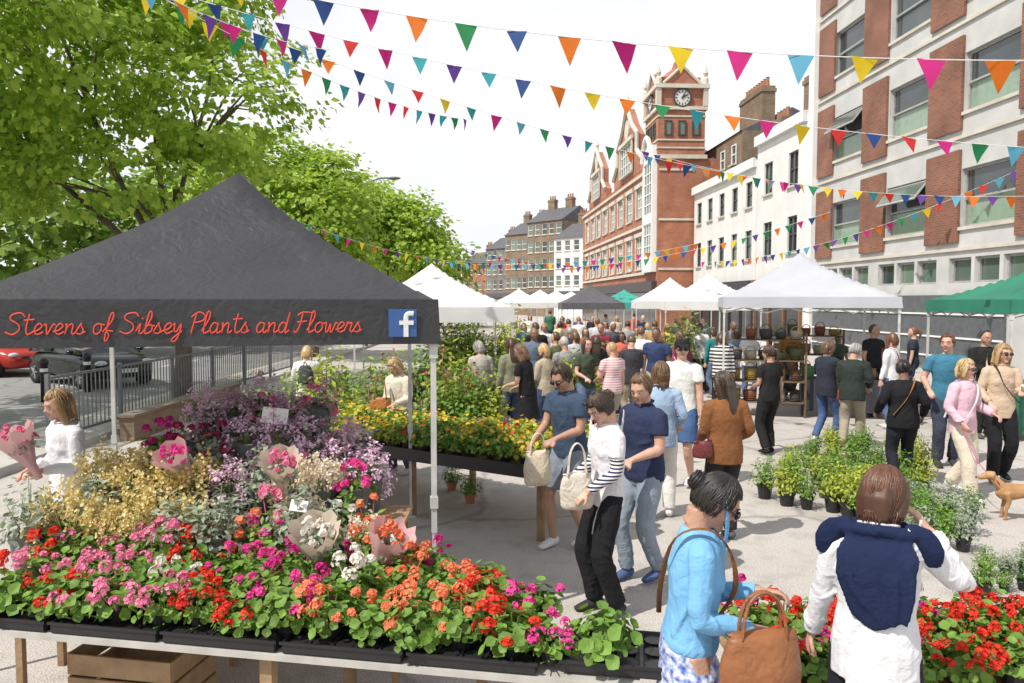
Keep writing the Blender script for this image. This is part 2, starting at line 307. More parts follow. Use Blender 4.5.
ops=[(c-.95,c+.95,z-hh/2,z+hh/2) for c in cs for z,hh in rows]
mb=MB(); wallgrid(mb,0,L,0,11.5,ops,0,.16,9)
GXS=((9.4,5.2,17.0),(23.0,4.6,16.4))
for gx,w,pk in GXS:
    k=w/4.4; base=[(gx-w,11.5),(gx-w,12.3),(gx-3.0*k,13.1),(gx-3.0*k,14.3),(gx-1.5*k,15.4),(gx,pk),(gx+1.5*k,15.4),(gx+3.0*k,14.3),(gx+3.0*k,13.1),(gx+w,12.3),(gx+w,11.5)]
    n=len(base); mb.add([(x,.02,z) for x,z in base]+[(x,-.5,z) for x,z in base],[tuple(range(n)),tuple(range(2*n-1,n-1,-1))]+[(i,i+1,n+i+1,n+i) for i in range(n-1)])
mb.build('wall',BRR,t)
for c in cs:
    for z,hh in rows: window(t,c,z,1.9,hh,-.14,None,3,3,STONE,STONE)
for gx,w,pk in GXS:
    k=w/4.4; window(t,gx,13.1,3.6*k,2.3,.03,None,5,3,STONE,STONE)
    mb=MB().limb([(gx-w,.1,12.3),(gx-3*k,.1,13.2),(gx-3*k,.1,14.4),(gx-1.4*k,.1,15.5),(gx,.1,pk+.2),(gx+1.4*k,.1,15.5),(gx+3*k,.1,14.4),(gx+3*k,.1,13.2),(gx+w,.1,12.3)],[.17]*9,6,1)
    mb.lathe([(.75,0),(.75,.1),(.001,.1)],16,T=Matrix.Translation((gx,.02,15.35))@Matrix.Rotation(-pi/2,4,'X')); mb.build('gable_coping',STONE,t)
    MB().lathe([(.2,0),(.12,.3),(.2,.5),(.02,1.)],8,(gx,.05,pk+.1)).build('finial',STONE,t)
for z in (4.1,7.4,11.0): MB().box(3,L,.003,.14,z,z+.2).build('string_course',STONE,t)
for x in (16.4,29.6): chimney(t,x,-1.2,11.5,15.2,1.6,.8,4,BRR)
mb=MB()
for z in (4.3,7.5,10.7): mb.box(-.06,-.003,-2.35,-.05,z,z+.14)
mb.build('side_stone_dressing',STONE,t)
mb=MB(); wallgrid(mb,.25,2.9,4.2,12.4,[(.5,2.65,5.2,7.4),(.5,2.65,8.0,11.4)],.35,.12,.34); mb.limb([(.4,.42,11.6),(.85,.42,12.6),(1.58,.42,13.1),(2.3,.42,12.6),(2.75,.42,11.6)],[.16]*5,6,3); mb.build('stone_bay',WHITE,t)
window(t,1.575,6.3,2.15,2.2,.24,None,3,3,None); window(t,1.575,9.7,2.15,3.4,.24,None,3,5,None)
MB().box(.1,L,.003,.35,2.9,3.6).build('shop_fascia',mat('fascia_red',(.06,.05,.05),.5),t)
MB().box(.3,L-.3,.003,.06,.3,2.85).build('shop_window',mat('shop_glass',(.04,.045,.05)),t)
MB().add([(4,-.5,11.5),(L,-.5,11.5),(L,-4,13.6),(6,-4,13.6),(4,-8.5,11.5),(L,-8.5,11.5)],[(0,1,2,3),(3,2,5,4),(1,5,2),(0,3,4)]).build('roof',SLATE,t)
T0,T1,Y0,Y1=-.05,3.4,-3.0,.06
tw=MB().box(T0,T1,Y0,Y1,11.5,15.9).build('clock_tower',BRR,t)
mb=MB()
for z,e,hh in ((11.45,.14,.25),(12.1,.05,.10),(12.6,.05,.10),(14.1,.05,.10),(14.55,.14,.22),(15.9,.24,.25)): mb.box(T0-e,T1+e,Y0-e,Y1+e,z,z+hh)
for x in (T0,T1):
    for y in (Y0,Y1): mb.box(x-.16,x+.16,y-.16,y+.16,14.78,15.89); mb.lathe([(.2,0),(.2,.35),(.1,.5),(.18,.7),(.02,1.2)],8,(x,y,16.16))
cx,cy=(T0+T1)/2,(Y0+Y1)/2
for sgn in (-1,1):
    mb.limb([(T0-.02,cy+sgn*1.25,16.22),(T0-.02,cy+sgn*.7,16.7),(T0-.02,cy,17.35)],[.1,.1,.1],6,1); mb.limb([(cx+sgn*1.25,Y1+.02,16.22),(cx+sgn*.7,Y1+.02,16.7),(cx,Y1+.02,17.35)],[.1,.1,.1],6,1)
mb.build('stone_dressing',STONE,tw)
mb=MB(); mb.box(T0+.25,T1-.25,Y0+.25,Y1-.25,16.16,16.7)
mb.add([(T0+.03,cy-1.2,16.16),(T0+.03,cy+1.2,16.16),(T0+.03,cy,17.3),(T0+.4,cy-1.2,16.16),(T0+.4,cy+1.2,16.16),(T0+.4,cy,17.3)],[(0,1,2),(3,5,4),(0,2,5,3),(1,4,5,2),(0,3,4,1)])
mb.add([(cx-1.2,Y1-.03,16.16),(cx+1.2,Y1-.03,16.16),(cx,Y1-.03,17.3),(cx-1.2,Y1-.4,16.16),(cx+1.2,Y1-.4,16.16),(cx,Y1-.4,17.3)],[(0,1,2),(3,5,4),(0,2,5,3),(1,4,5,2),(0,3,4,1)])
mb.lathe([(.95,0),(.9,.35),(.6,.65),(.25,.9),(.06,1.4)],8,(cx,cy,16.7)); mb.build('tower_crown',BRR,tw)
def clock(loc,rz):
    o=MB().lathe([(.52,-.05),(.52,.05),(.001,.055)],32).build('clock_face',[mat('dial',(.66,.65,.58),.5,(.6,.6,.54))],tw)
    o.location=loc; o.rotation_euler=(rad(90),0,rz)
    h=MB()
    for k in range(12): a=k*pi/6; h.box(-.03,.03,.33,.45,.062,.075,T=Matrix.Rotation(a,4,'Z'))
    h.box(-.045,.045,-.08,.38,.08,.09,T=Matrix.Rotation(rad(-60),4,'Z')); h.box(-.055,.055,-.08,.27,.092,.1,T=Matrix.Rotation(rad(-30),4,'Z'))
    h.lathe([(.50,.045),(.50,.09),(.6,.09),(.6,.045)],32); h.build('clock_hands',DK,o)
clock((T0-.06,cy,15.3),rad(-90)); clock((cx,Y1+.06,15.3),rad(180))
for x in (.8,1.7,2.6): window(t,x,13.4,.5,.95,Y1+.03,DK,1,1,None)
for y in (-2.4,-1.5,-.6):
    w_=window(t,-.09,13.4,.5,.95,0,DK,1,1,None); w_.location=(T0-.03,y,13.4); w_.rotation_euler=(0,0,rad(90))
def farhouse(label,px0,px1,ytop,d,wm,nc,nr,ch=0,roof=True,rot=-48):
    a=at_y(px0,300,d); b=at_y(px1,300,d); top=at_y(px0,ytop,d).z; w=(b.x-a.x)/math.cos(rad(rot))*1.12
    t=thing('terraced_building',label,'building',(a.x,d,0),rad(rot))
    hh=top-(2.2 if roof else 0); st=(hh-3.6)/nr; cols=[w*(i+.5)/nc for i in range(nc)]
    g=MB(); ops=[(-c-.5,-c+.5,3.9+j*st+.3,3.9+j*st+.3+min(1.7,st-.9)) for c in cols for j in range(nr)]
    wallgrid(g,-w,0,0,hh,ops,0,.15,7); o=g.build('wall',wm,t); o.rotation_euler=(0,0,pi)
    for q in ops:
        x=window(t,0,0,q[1]-q[0],q[3]-q[2],0,None,1,2,STONE); x.rotation_euler=(0,0,pi); x.location=(-(q[0]+q[1])/2,.13,(q[2]+q[3])/2)
    MB().box(.1,w-.1,-.25,-.003,2.8,3.5).build('shop_fascia',SLATE,t)
    if roof: MB().add([(-.1,-.2,hh),(w+.1,-.2,hh),(w+.1,3.5,top),(-.1,3.5,top),(-.1,7.2,hh),(w+.1,7.2,hh)],[(0,1,2,3),(3,2,5,4),(0,3,4),(1,5,2)]).build('roof',SLATE,t)
    for k in range(ch): chimney(t,w*(k+.5)/ch,3.5,top-.8,top+1.3,1.3,.7,3)
farhouse('white fronted terrace building just left of the red brick hall',554,590,222,97,WR,5,3,2)
farhouse('tall brown brick terrace building in the distance, with chimneys',527,556,208,108,BRD,5,4,2)
farhouse('dark brick terrace building third from the red hall',505,529,222,119,BRD,5,3,2)
farhouse('grey brown terrace building near the end of the street',486,507,237,130,brick('grey_brick',(.22,.18,.15),(.17,.14,.12),(.2,.18,.16)),4,3,1)
farhouse('small red brick building closing the far end of the street',462,488,252,140,BRR,4,2,1)
farhouse('low pale terrace building at the very end of the street',430,468,262,156,WR,5,2,1,rot=-20)
# ---------------------------------------------------------------- gazebos
def gazebo(label,cx,cy,rot,w,dp,eave,rise,rm,vh=.28,posts=POST,group=None):
    t=thing('gazebo',label,'gazebo',(cx,cy,0),rad(rot),group); n=24; hx,hy=w/2,dp/2
    vs=[];fs=[]
    for j in range(n+1):
        for i in range(n+1):
            u=-1+2*i/n; v=-1+2*j/n; q=max(abs(u),abs(v)); p=min(abs(u),abs(v))/max(q,1e-6)
            sag=.055*math.sin(pi*q)*(1-p**3)*w/3+.007*math.sin(u*9+v*4)*math.sin(pi*q)+.006*math.sin(v*13-u*7)*math.sin(pi*q)
            vs.append((u*hx,v*hy,eave+rise*((1-q)*.76+.24*(1-q)**2.4)-sag))
    for j in range(n):
        for i in range(n): a=j*(n+1)+i; fs.append((a,a+1,a+n+2,a+n+1))
    MB().add(vs,fs).build('canopy',rm,t,True)
    for s,(ax) in ((-1,'y'),(1,'y'),(-1,'x'),(1,'x')):
        mb=MB(); K=24; v=[]
        for k in range(K+1):
            u=-1+2*k/K; wob=.010*math.sin(k*1.7+s)+.008*math.sin(k*.6)
            for z,e in ((eave+.01,.0),(eave-vh*.5,.006),(eave-vh,.010+wob*.6)):
                v.append((u*(hx+e),s*(hy+e+.004),z) if ax=='y' else (s*(hx+e+.004),u*(hy+e),z))
        mb.add(v,[(3*k+j,3*k+3+j,3*k+4+j,3*k+1+j) for k in range(K) for j in range(2)]); mb.build('valance',rm,t,True)
    for x in (-hx+.03,hx-.03):
        for y in (-hy+.03,hy-.03):
            MB().box(x-.018,x+.018,y-.018,y+.018,.75,eave-.02).box(x-.013,x+.013,y-.013,y+.013,.02,.749).box(x-.05,x+.05,y-.05,y+.05,0,.018).box(x-.026,x+.026,y-.026,y+.026,.92,1.0).box(x-.028,x+.028,y-.028,y+.028,eave-vh-.1,eave-vh+.0).build('leg',posts,t)
    mb=MB()
    for s in (-1,1):
        for k in range(4):
            x0=-hx+.04+k*(w-.08)/4; x1=x0+(w-.08)/4; z0,z1=eave-.08,eave-.30
            for a,b in ((z0,z1),(z1,z0)): mb.limb([(x0,s*(hy-.05),a),(x1,s*(hy-.05),b)],[.012]*2,4,1)
            y0=-hy+.04+k*(dp-.08)/4; y1=y0+(dp-.08)/4
            for a,b in ((z0,z1),(z1,z0)): mb.limb([(s*(hx-.05),y0,a),(s*(hx-.05),y1,b)],[.012]*2,4,1)
    mb.build('scissor_frame',posts,t); return t
GB=mat('black_canvas',(.034,.034,.037),.48,(.022,.022,.025),1.6,.25,7,fold=.2); GW=mat('white_canvas',(.80,.80,.79),.7,(.72,.72,.72),1.5,transl=.25)
GG=mat('grey_white_canvas',(.58,.60,.64),.7,(.50,.52,.57),1.5,transl=.25); GT=mat('green_canvas',(.02,.20,.12),.7,(.015,.15,.09),1.5); GTE=mat('teal_canvas',(.05,.35,.28),.7)
gz=gazebo('large black gazebo with red script lettering and a blue social media icon',-2.26,6.19,11,3,3,2.345,1.06,GB,.29)
GL={'S':([[(.62,.82),(.45,1),(.15,.92),(.12,.7),(.42,.48),(.5,.22),(.3,.0),(.0,.12)]],.62),'t':([[(.15,.95),(.12,.3),(.2,.0),(.4,.12)],[(-.02,.66),(.36,.7)]],.36),
'e':([[(.0,.12),(.2,.2),(.32,.38),(.2,.5),(.07,.3),(.12,.05),(.24,.0),(.4,.12)]],.38),'v':([[(0,.42),(.08,.46),(.15,.06),(.2,.04),(.33,.46),(.42,.42)]],.38),
'n':([[(.02,.42),(.07,.46),(.07,.0),(.1,.3),(.22,.48),(.3,.4),(.3,.08),(.36,0),(.47,.12)]],.44),'s':([[(.0,.1),(.16,.52),(.16,.4),(.27,.18),(.2,.0),(.04,.04)],[(.2,0),(.36,.12)]],.34),
'o':([[(.2,.5),(.05,.35),(.08,.05),(.22,0),(.33,.2),(.28,.45),(.18,.48),(.42,.42)]],.4),'f':([[(.0,.1),(.26,.6),(.28,.95),(.2,.98),(.15,.7),(.12,-.25),(.2,-.3),(.25,-.05),(.12,.14),(.38,.12)]],.36),
'i':([[(.0,.12),(.12,.48),(.12,.08),(.2,0),(.3,.12)],[(.14,.7),(.17,.74)]],.28),'b':([[(.0,.1),(.2,.7),(.18,1.02),(.08,.95),(.06,.1),(.15,0),(.3,.12),(.28,.4),(.12,.38)],[(.29,.38),(.4,.36)]],.38),
'y':([[(.0,.4),(.05,.48),(.07,.15),(.18,.1),(.3,.46),(.28,-.1),(.15,-.4),(.05,-.28),(.38,.12)]],.38),'P':([[(.17,.95),(.1,.0)],[(.0,.78),(.25,1.02),(.52,.85),(.45,.6),(.12,.5)]],.5),
'l':([[(.0,.1),(.2,.7),(.18,1.02),(.08,.95),(.07,.1),(.15,0),(.3,.12)]],.28),'a':([[(.3,.42),(.15,.5),(.03,.25),(.12,0),(.28,.15),(.32,.48),(.31,.08),(.38,0),(.47,.12)]],.44),
'd':([[(.3,.42),(.15,.5),(.03,.25),(.12,0),(.28,.15),(.37,1.02),(.32,.08),(.38,0),(.47,.12)]],.44),'F':([[(.2,.95),(.16,.3),(.06,.0),(-.04,.1)],[(.0,.84),(.2,1),(.62,.97)],[(.03,.5),(.42,.56)]],.5),
'w':([[(0,.4),(.06,.48),(.1,.05),(.18,.03),(.24,.42),(.28,.05),(.36,.03),(.45,.46),(.54,.42)]],.5),'r':([[(0,.12),(.08,.52),(.12,.42),(.25,.46),(.22,.1),(.3,0),(.4,.12)]],.36),' ':([],.26)}
txt='Stevens of Sibsey Plants and Flowers'; tot=sum(GL[c][1] for c in txt); x0,x1=-1.13,.99; k=(x1-x0)/tot; mb=MB(); x=x0
for c in txt:
    for st in GL[c][0]: mb.limb([(x+p[0]*k+p[1]*.028,-1.521,2.14+p[1]*k*.85) for p in st],[(.0042,.003)]*len(st),6,4,ref=(0,1,0))
    x+=GL[c][1]*k
mb.build('lettering',mat('red_lettering',(.76,.08,.045),.5,(.72,.07,.04)),gz)
ic=MB().box(1.17,1.355,-1.532,-1.524,2.105,2.29).build('social_media_icon',mat('icon_blue',(.03,.10,.30),.5,(.03,.10,.28)),gz)
mb=MB(); mb.box(1.268,1.30,-1.54,-1.533,2.105,2.225); mb.box(1.24,1.335,-1.5405,-1.5335,2.185,2.213)
mb.limb([(1.284,-1.537,2.222),(1.288,-1.537,2.248),(1.305,-1.537,2.260),(1.335,-1.537,2.260)],[(.016,.004)]*4,6,3,ref=(0,1,0)); mb.build('letter_f',WHITE,ic)
gazebo('white gazebo with pointed top on the left, behind the flower bench',-1.75,16.2,8,3.2,3,2.2,.95,GW,.3)
gazebo('pale grey gazebo in front of the modern block, biggest one on the right',6.05,15.6,-14,3.2,3,2.4,.95,GG,.2)
gazebo('white gazebo directly left of the big pale grey gazebo',7.0,26.5,-8,3.2,3,2.3,1.0,GW,.3)
gazebo('white gazebo second to the left of the pale grey gazebo',6.6,31,-6,3,3,2.3,1.0,GW,.3)
gazebo('green gazebo cut off by the right edge of the photo',9.75,13.2,-6,3.2,3,2.35,.75,GT,.22)
gazebo('teal topped small gazebo in the middle distance',5.9,39,-4,3,3,2.2,.7,GTE,.3)
gazebo('dark charcoal gazebo with steep top in the middle distance',3.9,37,0,3,3,2.2,.95,mat('charcoal_canvas',(.1,.1,.11),.6),.3)
for i,(px,d) in enumerate(((519,42),(540,45),(556,49),(571,54))):
    gazebo(['white small gazebo leftmost of the distant row','white small gazebo second of the distant row','white small gazebo third of the distant row','white small gazebo farthest and rightmost of the distant row'][i],(px-512)*d/F,d,3*i,3,3,2.2,.8,GW,.3,group='distant white gazebos')
# ---------------------------------------------------------------- bunting
FC=[('magenta',(.62,.02,.22)),('orange',(.80,.19,.015)),('green',(.02,.26,.09)),('navy',(.02,.07,.25)),('yellow',(.85,.62,.02)),('teal',(.03,.33,.38)),('red',(.65,.03,.03)),('purple',(.14,.05,.32)),('sky_blue',(.12,.42,.6))]
FM=[mat('flag_'+n,c,.75,tuple(x*.85 for x in c),transl=.4) for n,c in FC]
def bunting(label,a,b,sag,n,sz,seed,seq=None):
    r=random.Random(seed); A=at_y(*a); B=at_y(*b); mid=(A+B)/2; t=thing('bunting',label,'bunting',mid)
    f=lambda s:A.lerp(B,s)-mid-V((0,0,sag*4*s*(1-s)))
    MB().limb([f(i/24) for i in range(25)],[.005]*25,4,1).build('cord',CARD,t)
    along=(B-A).normalized(); last=-1
    for k in range(n):
        ci=r.randrange(9)
        while ci==last: ci=r.randrange(9)
        if seq: ci=seq[k%len(seq)]
        last=ci; p=f((k+.5)/n); w=sz*.5; tw=r.uniform(-.5,.5); sw=V((-along.y,along.x,0))
        d=V((0,0,-1.15*sz*r.uniform(.8,1.05)))+sw*r.uniform(-.5,.5)*sz+along*r.uniform(-.12,.12)*sz
        al=(along+sw*tw*.6).normalized(); bend=sw*r.uniform(-.1,.1)*sz
        MB().add([p-al*w,p,p+al*w,p-al*w*.5+d*.5+bend,p+al*w*.5+d*.5+bend,p+d],[(0,1,3),(1,4,3),(1,2,4),(3,4,5)]).build('pennant',FM[ci],t,True)
bunting('bunting string with the largest pennants crossing the top of the photo',(215,-22,9.2),(1110,60,6.8),.28,16,.26,3,[4,0,3,0,1,2,3,1,0,4,0,8,4,0,1,2])
bunting('second bunting string running below the topmost one across the street',(95,-32,12),(1070,150,11.5),.5,28,.26,4)
bunting('third bunting string sloping down toward the red brick hall',(170,2,13),(850,190,22),.55,30,.26,5)
bunting('short bunting string beside the big tree in the top left corner',(60,-60,8),(330,50,12),.2,10,.25,6)
bunting('bunting string dropping steeply past the big tree toward the far trees',(130,-20,9),(470,120,17),.3,18,.24,13)
bunting('thin bunting string in front of the green trees on the left',(300,222,22),(500,262,34),.4,20,.26,7)
bunting('distant bunting string low over the far end of the street',(440,262,40),(700,243,36),.5,30,.3,8)
bunting('distant bunting string in front of the white buildings',(560,268,34),(830,212,27),.4,28,.27,9)
bunting('bunting string rising across the front of the modern block',(700,262,33),(1060,150,19),.7,34,.27,10)
bunting('bunting string crossing under the second floor windows of the modern block',(640,150,24),(1060,195,18),.5,28,.26,11)
bunting('farthest bunting string strung between the distant terraces',(470,250,60),(640,262,60),.7,26,.34,12)
# ---------------------------------------------------------------- plants
def leafm(n,c,tr=.35): return mat(n,c,.55,tuple(x*.5 for x in c),island=True,transl=tr)
LG=leafm('geranium_leaf',(.22,.40,.06)); LY=leafm('lime_leaf',(.48,.56,.07)); LD=leafm('dark_leaf',(.08,.18,.04)); LS=leafm('silver_leaf',(.42,.50,.36)); LO=leafm('olive_leaf',(.26,.34,.11))
def fl(n,a,b): return mat('petal_'+n,a,.6,b,island=True,transl=.35)
PC={'red':fl('red',(.80,.05,.015),(.64,.022,.012)),'pink':fl('pink',(.88,.32,.48),(.78,.2,.36)),'magenta':fl('magenta',(.68,.02,.28),(.5,.012,.19)),'salmon':fl('salmon',(.88,.32,.15),(.84,.2,.09)),'white':fl('white',(.84,.82,.76),(.8,.76,.68)),
'lilac':fl('lilac',(.90,.74,.84),(.68,.42,.60)),'dusk':fl('dusk',(.85,.68,.75),(.50,.27,.39)),'yellow':fl('yellow',(.88,.66,.04),(.85,.48,.02)),'orange':fl('orange',(.88,.30,.02),(.85,.45,.02)),'purple':fl('purple',(.48,.16,.58),(.28,.08,.42)),'straw':fl('straw',(.88,.76,.38),(.64,.50,.18)),'cream':fl('cream',(.86,.80,.65),(.78,.68,.5)),'burgundy':fl('burgundy',(.48,.04,.14),(.28,.02,.08)),'hotpink':fl('hotpink',(.86,.10,.40),(.74,.05,.3))}
def pompom(mb,c,r,n,fr,rr,full=False,lobe=.35,k=10):
    c=V(c)
    for i in range(n):
        z=rr.uniform(-.3 if not full else -.9,1); a=rr.uniform(0,6.283); q=math.sqrt(max(0,1-z*z)); d=V((q*math.cos(a),q*math.sin(a),z))
        mb.disc(c+d*r*rr.uniform(.75,1.1),d+V((rr.uniform(-.3,.3),rr.uniform(-.3,.3),.15)),fr*rr.uniform(.8,1.15),k,.25,lobe,ph=a)
def dome(rr,rx,h,z0=0,inner=.5):
    a=rr.uniform(0,6.283); u=rr.random(); s=rr.uniform(inner,1); q=math.sqrt(1-u*u)
    return V((rx*s*q*math.cos(a),rx*s*q*math.sin(a),z0+h*s*u)),V((q*math.cos(a),q*math.sin(a),u+.4))
PM={}
def getm(key,fn,m):
    k=(key,m.name)
    if k not in PM:
        base=[v for kk,v in PM.items() if kk[0]==key]
        if base: me=base[0].copy(); me.materials.clear(); me.materials.append(m)
        else: me=fn().mesh(key[0],m)
        PM[k]=me
    return PM[k]
def f_round(seed,n=130,rx=.165,h=.16,s=.026):
    def g():
        rr=random.Random(seed); mb=MB()
        for i in range(n):
            p,nn=dome(rr,rx,h,.07,.45); p.z*=rr.uniform(.85,1.15); mb.disc(p,nn+V((rr.uniform(-.6,.6),rr.uniform(-.6,.6),0)),s*rr.uniform(.5,1.3),9,.3,.14)
        for i in range(14):
            p,nn=dome(rr,rx,h,.06,.9); mb.limb([(0,0,.03),p*.6,p],[.004]*3,4,1)
        return mb
    return g
def f_heads(seed,nh=5,rx=.15,h=.2,r=.033,n=24,fr=.0145,z0=.10,lobe=.35):
    def g():
        rr=random.Random(seed+50); mb=MB()
        for i in range(nh):
            p,nn=dome(rr,rx,h,z0,.7); pompom(mb,p+V((0,0,.02)),r*rr.uniform(.55,1.2),n,fr,rr,lobe=lobe)
            if i%2: mb.limb([p*.7,p],[.003,.003],4,1)
        return mb
    return g
def f_leafy(seed,n=200,rx=.2,h=.35,L=.06,W=.018,z0=.1,up=.3,stems=12):
    def g():
        rr=random.Random(seed+90); mb=MB()
        for i in range(n):
            p,nn=dome(rr,rx,h,z0,.35); mb.leaf(p,nn+V((rr.uniform(-.7,.7),rr.uniform(-.7,.7),rr.uniform(-.3,.5))),V((p.x,p.y,up*.3+rr.uniform(-.1,.2))),L*rr.uniform(.6,1.3),W*rr.uniform(.7,1.3))
        for i in range(stems):
            p,nn=dome(rr,rx,h,z0,.8); mb.limb([(0,0,.02),(p.x*.4,p.y*.4,p.z*.6),p],[.004,.004,.002],4,1)
        return mb
    return g
def f_flat(seed,n=16,rx=.1,h=.1,fr=.022,z0=.12):
    def g():
        rr=random.Random(seed+120); mb=MB()
        for i in range(n):
            p,nn=dome(rr,rx,h,z0,.95); mb.disc(p,nn+V((0,-.4,0)),fr*rr.uniform(.7,1.2),8,.15,.2)
        return mb
    return g
def f_spray(seed,n=320,rx=.19,h=.34,z0=.15,s=.008):
    def g():
        rr=random.Random(seed+150); mb=MB()
        for i in range(26):
            p,nn=dome(rr,rx,h,z0,.85); mb.limb([(0,0,z0-.05),(p.x*.4,p.y*.4,p.z*.6),p],[.003,.002,.001],3,1)
            for j in range(n//26): q=p*rr.uniform(.72,1.03)+V((rr.gauss(0,.017),rr.gauss(0,.017),rr.gauss(0,.025))); mb.disc(q,(rr.uniform(-1,1),rr.uniform(-1,1),rr.uniform(0,1)),s*rr.uniform(.7,1.5),5,.4,0)
        return mb
    return g
def f_spikes(seed,ns=40,rx=.16,h=.3,z0=.12):
    def g():
        rr=random.Random(seed+180); mb=MB()
        for i in range(ns):
            p,nn=dome(rr,rx,h,z0,.8); nn.normalize()
            for j in range(13): q=p+nn*(-.07*(j/13)+.02)+V((rr.gauss(0,.014),rr.gauss(0,.014),rr.gauss(0,.012))); mb.disc(q,nn+V((rr.uniform(-.8,.8),rr.uniform(-.8,.8),0)),.011*rr.uniform(.8,1.3),6,.3,.3)
        return mb
    return g
POT=lambda r,h,m: getm(('plant_pot',r,h),lambda: MB().lathe([(r*.72,0),(r*.95,h*.85),(r*1.05,h*.86),(r*1.05,h),(r*.92,h),(r*.9,h*.88),(.001,h*.87)],12),m)
TERR=mat('terracotta_pot',(.4,.17,.09),.8)
def plant(name,label,cat,loc,parts,group,sc=1,rz=None,sz=None):
    t=thing(name,label,cat,loc,R.uniform(0,6.28) if rz is None else rz,group); t.scale=(sc,sc,sc*(sz or R.uniform(.85,1.15)))
    for n,me in parts: inst(n,me,t)
    return t
A0=on_z(-60,625,.74); A1=on_z(640,687,.74); ax=(A1-A0); BL=ax.length; ax.normalize(); ay=V((-ax.y,ax.x,0)); bang=math.atan2(ax.y,ax.x)
tb=thing('flower_bench','long low bench carrying the front rows of geraniums','table',A0,bang)
MB().box(0,BL,.0,.36,-.03,0).box(0,BL-.45,.363,.72,-.03,0).box(0,BL-.85,.723,1.12,-.03,0).build('tabletop',mat('bench_top',(.5,.48,.44),.7),tb)
for x,y in ((.15,.08),(BL/2,.08),(BL-.1,.08),(.15,1.05),(BL/2,1.05),(BL-.9,1.05)): MB().box(x-.03,x+.03,y-.03,y+.03,-.74,-.031).build('leg',WOOD,tb)
def wcrate(label,loc,rz,w,d,h,group=None):
    t=thing('wooden_crate',label,'crate',loc,rz,group); n=4
    for s in (-1,1):
        mb=MB()
        for k in range(n): z=h*k/n; mb.box(-w/2,w/2,s*d/2-.006,s*d/2+.006,z+.005,z+h/n-.012)
        mb.build('side',WOOD,t)
        mb=MB()
        for k in range(n): z=h*k/n; mb.box(s*w/2-.006,s*w/2+.006,-d/2+.007,d/2-.007,z+.005,z+h/n-.012)
        mb.build('end_panel',WOOD,t)
    MB().box(-w/2+.01,w/2-.01,-d/2+.01,d/2-.01,.0,.012).build('base',WOOD,t); return t
p=A0+ax*.75+ay*.5; wcrate('wooden slatted crate under the left end of the front bench',(p.x,p.y,0),bang,.6,.4,.5)
traym=None
def tray(label,loc,rz,group,w=.56,d=.34):
    global traym
    if traym is None:
        mb=MB().box(-w/2,w/2,-d/2,d/2,0,.006)
        for s in (-1,1): mb.box(-w/2,w/2,s*d/2-.004,s*d/2+.004,.007,.055); mb.box(s*w/2-.004,s*w/2+.004,-d/2+.005,d/2-.005,.007,.055)
        mb.box(-w/2-.012,w/2+.012,-d/2-.012,-d/2-.005,.045,.058)
        for i in range(5):
            for j in range(3): mb.lathe([(.045,.042),(.04,.043),(.03,.01),(.001,.008)],10,(-w/2+w*(i+.5)/5,-d/2+d*(j+.5)/3,0))
        for i in range(1,5): mb.box(-w/2+w*i/5-.008,-w/2+w*i/5+.008,-d/2+.005,d/2-.005,.03,.044)
        traym=mb.mesh('plant_tray',BLK)
    return tag(inst('plant_tray',traym,None,loc,rz),label,'tray',group)
for j in range(3):
    for i in range(5):
        u=.3+i*.6
        if u>BL-.25-.42*j: continue
        p=A0+ax*u+ay*(.18+j*.365); tray('black plastic cell tray on the front bench beneath the geraniums',(p.x,p.y,.744),bang,'black trays on the front bench')
p=A0+ax*(BL-.05)+ay*.22; tray('empty black cell tray at the right end of the front bench',(p.x,p.y,.75),bang,None)
def gcol(px,j):
    tab=[(25,'red'),(60,'red' if j!=1 else 'pink'),(112,'pink'),(150,'white' if j==0 else 'pink'),(182,'white' if j==1 else 'pink'),(225,'red'),(262,'hotpink' if j else 'red'),(330,'magenta' if j else 'hotpink'),(385,'white' if j==1 else 'salmon'),(440,'salmon'),(475,'magenta' if j>1 else 'salmon'),(530,'red'),(575,'hotpink'),(9999,'hotpink' if j==0 else 'red')]
    for a,c in tab:
        if px<a: return c
CN={'hotpink':'hot pink','red':'scarlet red','pink':'soft pink','white':'white','salmon':'salmon orange','magenta':'deep magenta','yellow':'yellow','orange':'orange','purple':'purple','burgundy':'burgundy'}
for j in range(4):
    for i in range(16):
        u=.08+i*.212+R.uniform(-.03,.03)+(.1 if j%2 else 0)
        p=A0+ax*u+ay*(.13+j*.265+R.uniform(-.03,.03)); px=512+p.x/p.y*F; lim=(625,560,505,455)[j]
        if px>lim: continue
        c=gcol(px+R.uniform(-12,12),j); v=R.randrange(3); nh=R.choice((0,1,1)); row=['front','second','third','back'][j]
        parts=[('foliage',getm(('foliage','r',v),f_round(v),LG)),('plant_pot',POT(.07,.1,BLK))]
        bare=px>585 and j==0
        if not bare: parts.append(('blooms',getm(('blooms','g',v,nh),f_heads(v+nh*7,6+nh*3,r=.034,fr=.013),PC[c])))
        plant('geranium',('leafy geranium without flowers at the right end of the front bench' if bare else '%s geranium with round leaves in the %s row of the front bench'%(CN[c],row)),'plant',(p.x,p.y,.765),parts,'flowerless geraniums at the bench end' if bare else '%s geraniums in the %s row of the front bench'%(CN[c],row),R.uniform(.8,1.1))
B0=V((1.2,3.45,.45)); tb=thing('flower_bench','low bench of red geraniums behind the two foreground women','table',B0,rad(3))
MB().box(0,2.1,0,.75,-.03,0).build('tabletop',WOOD,tb)
for x in (.1,2.0):
    for y in (.05,.7): MB().box(x-.025,x+.025,y-.025,y+.025,-.45,-.031).build('leg',WOOD,tb)
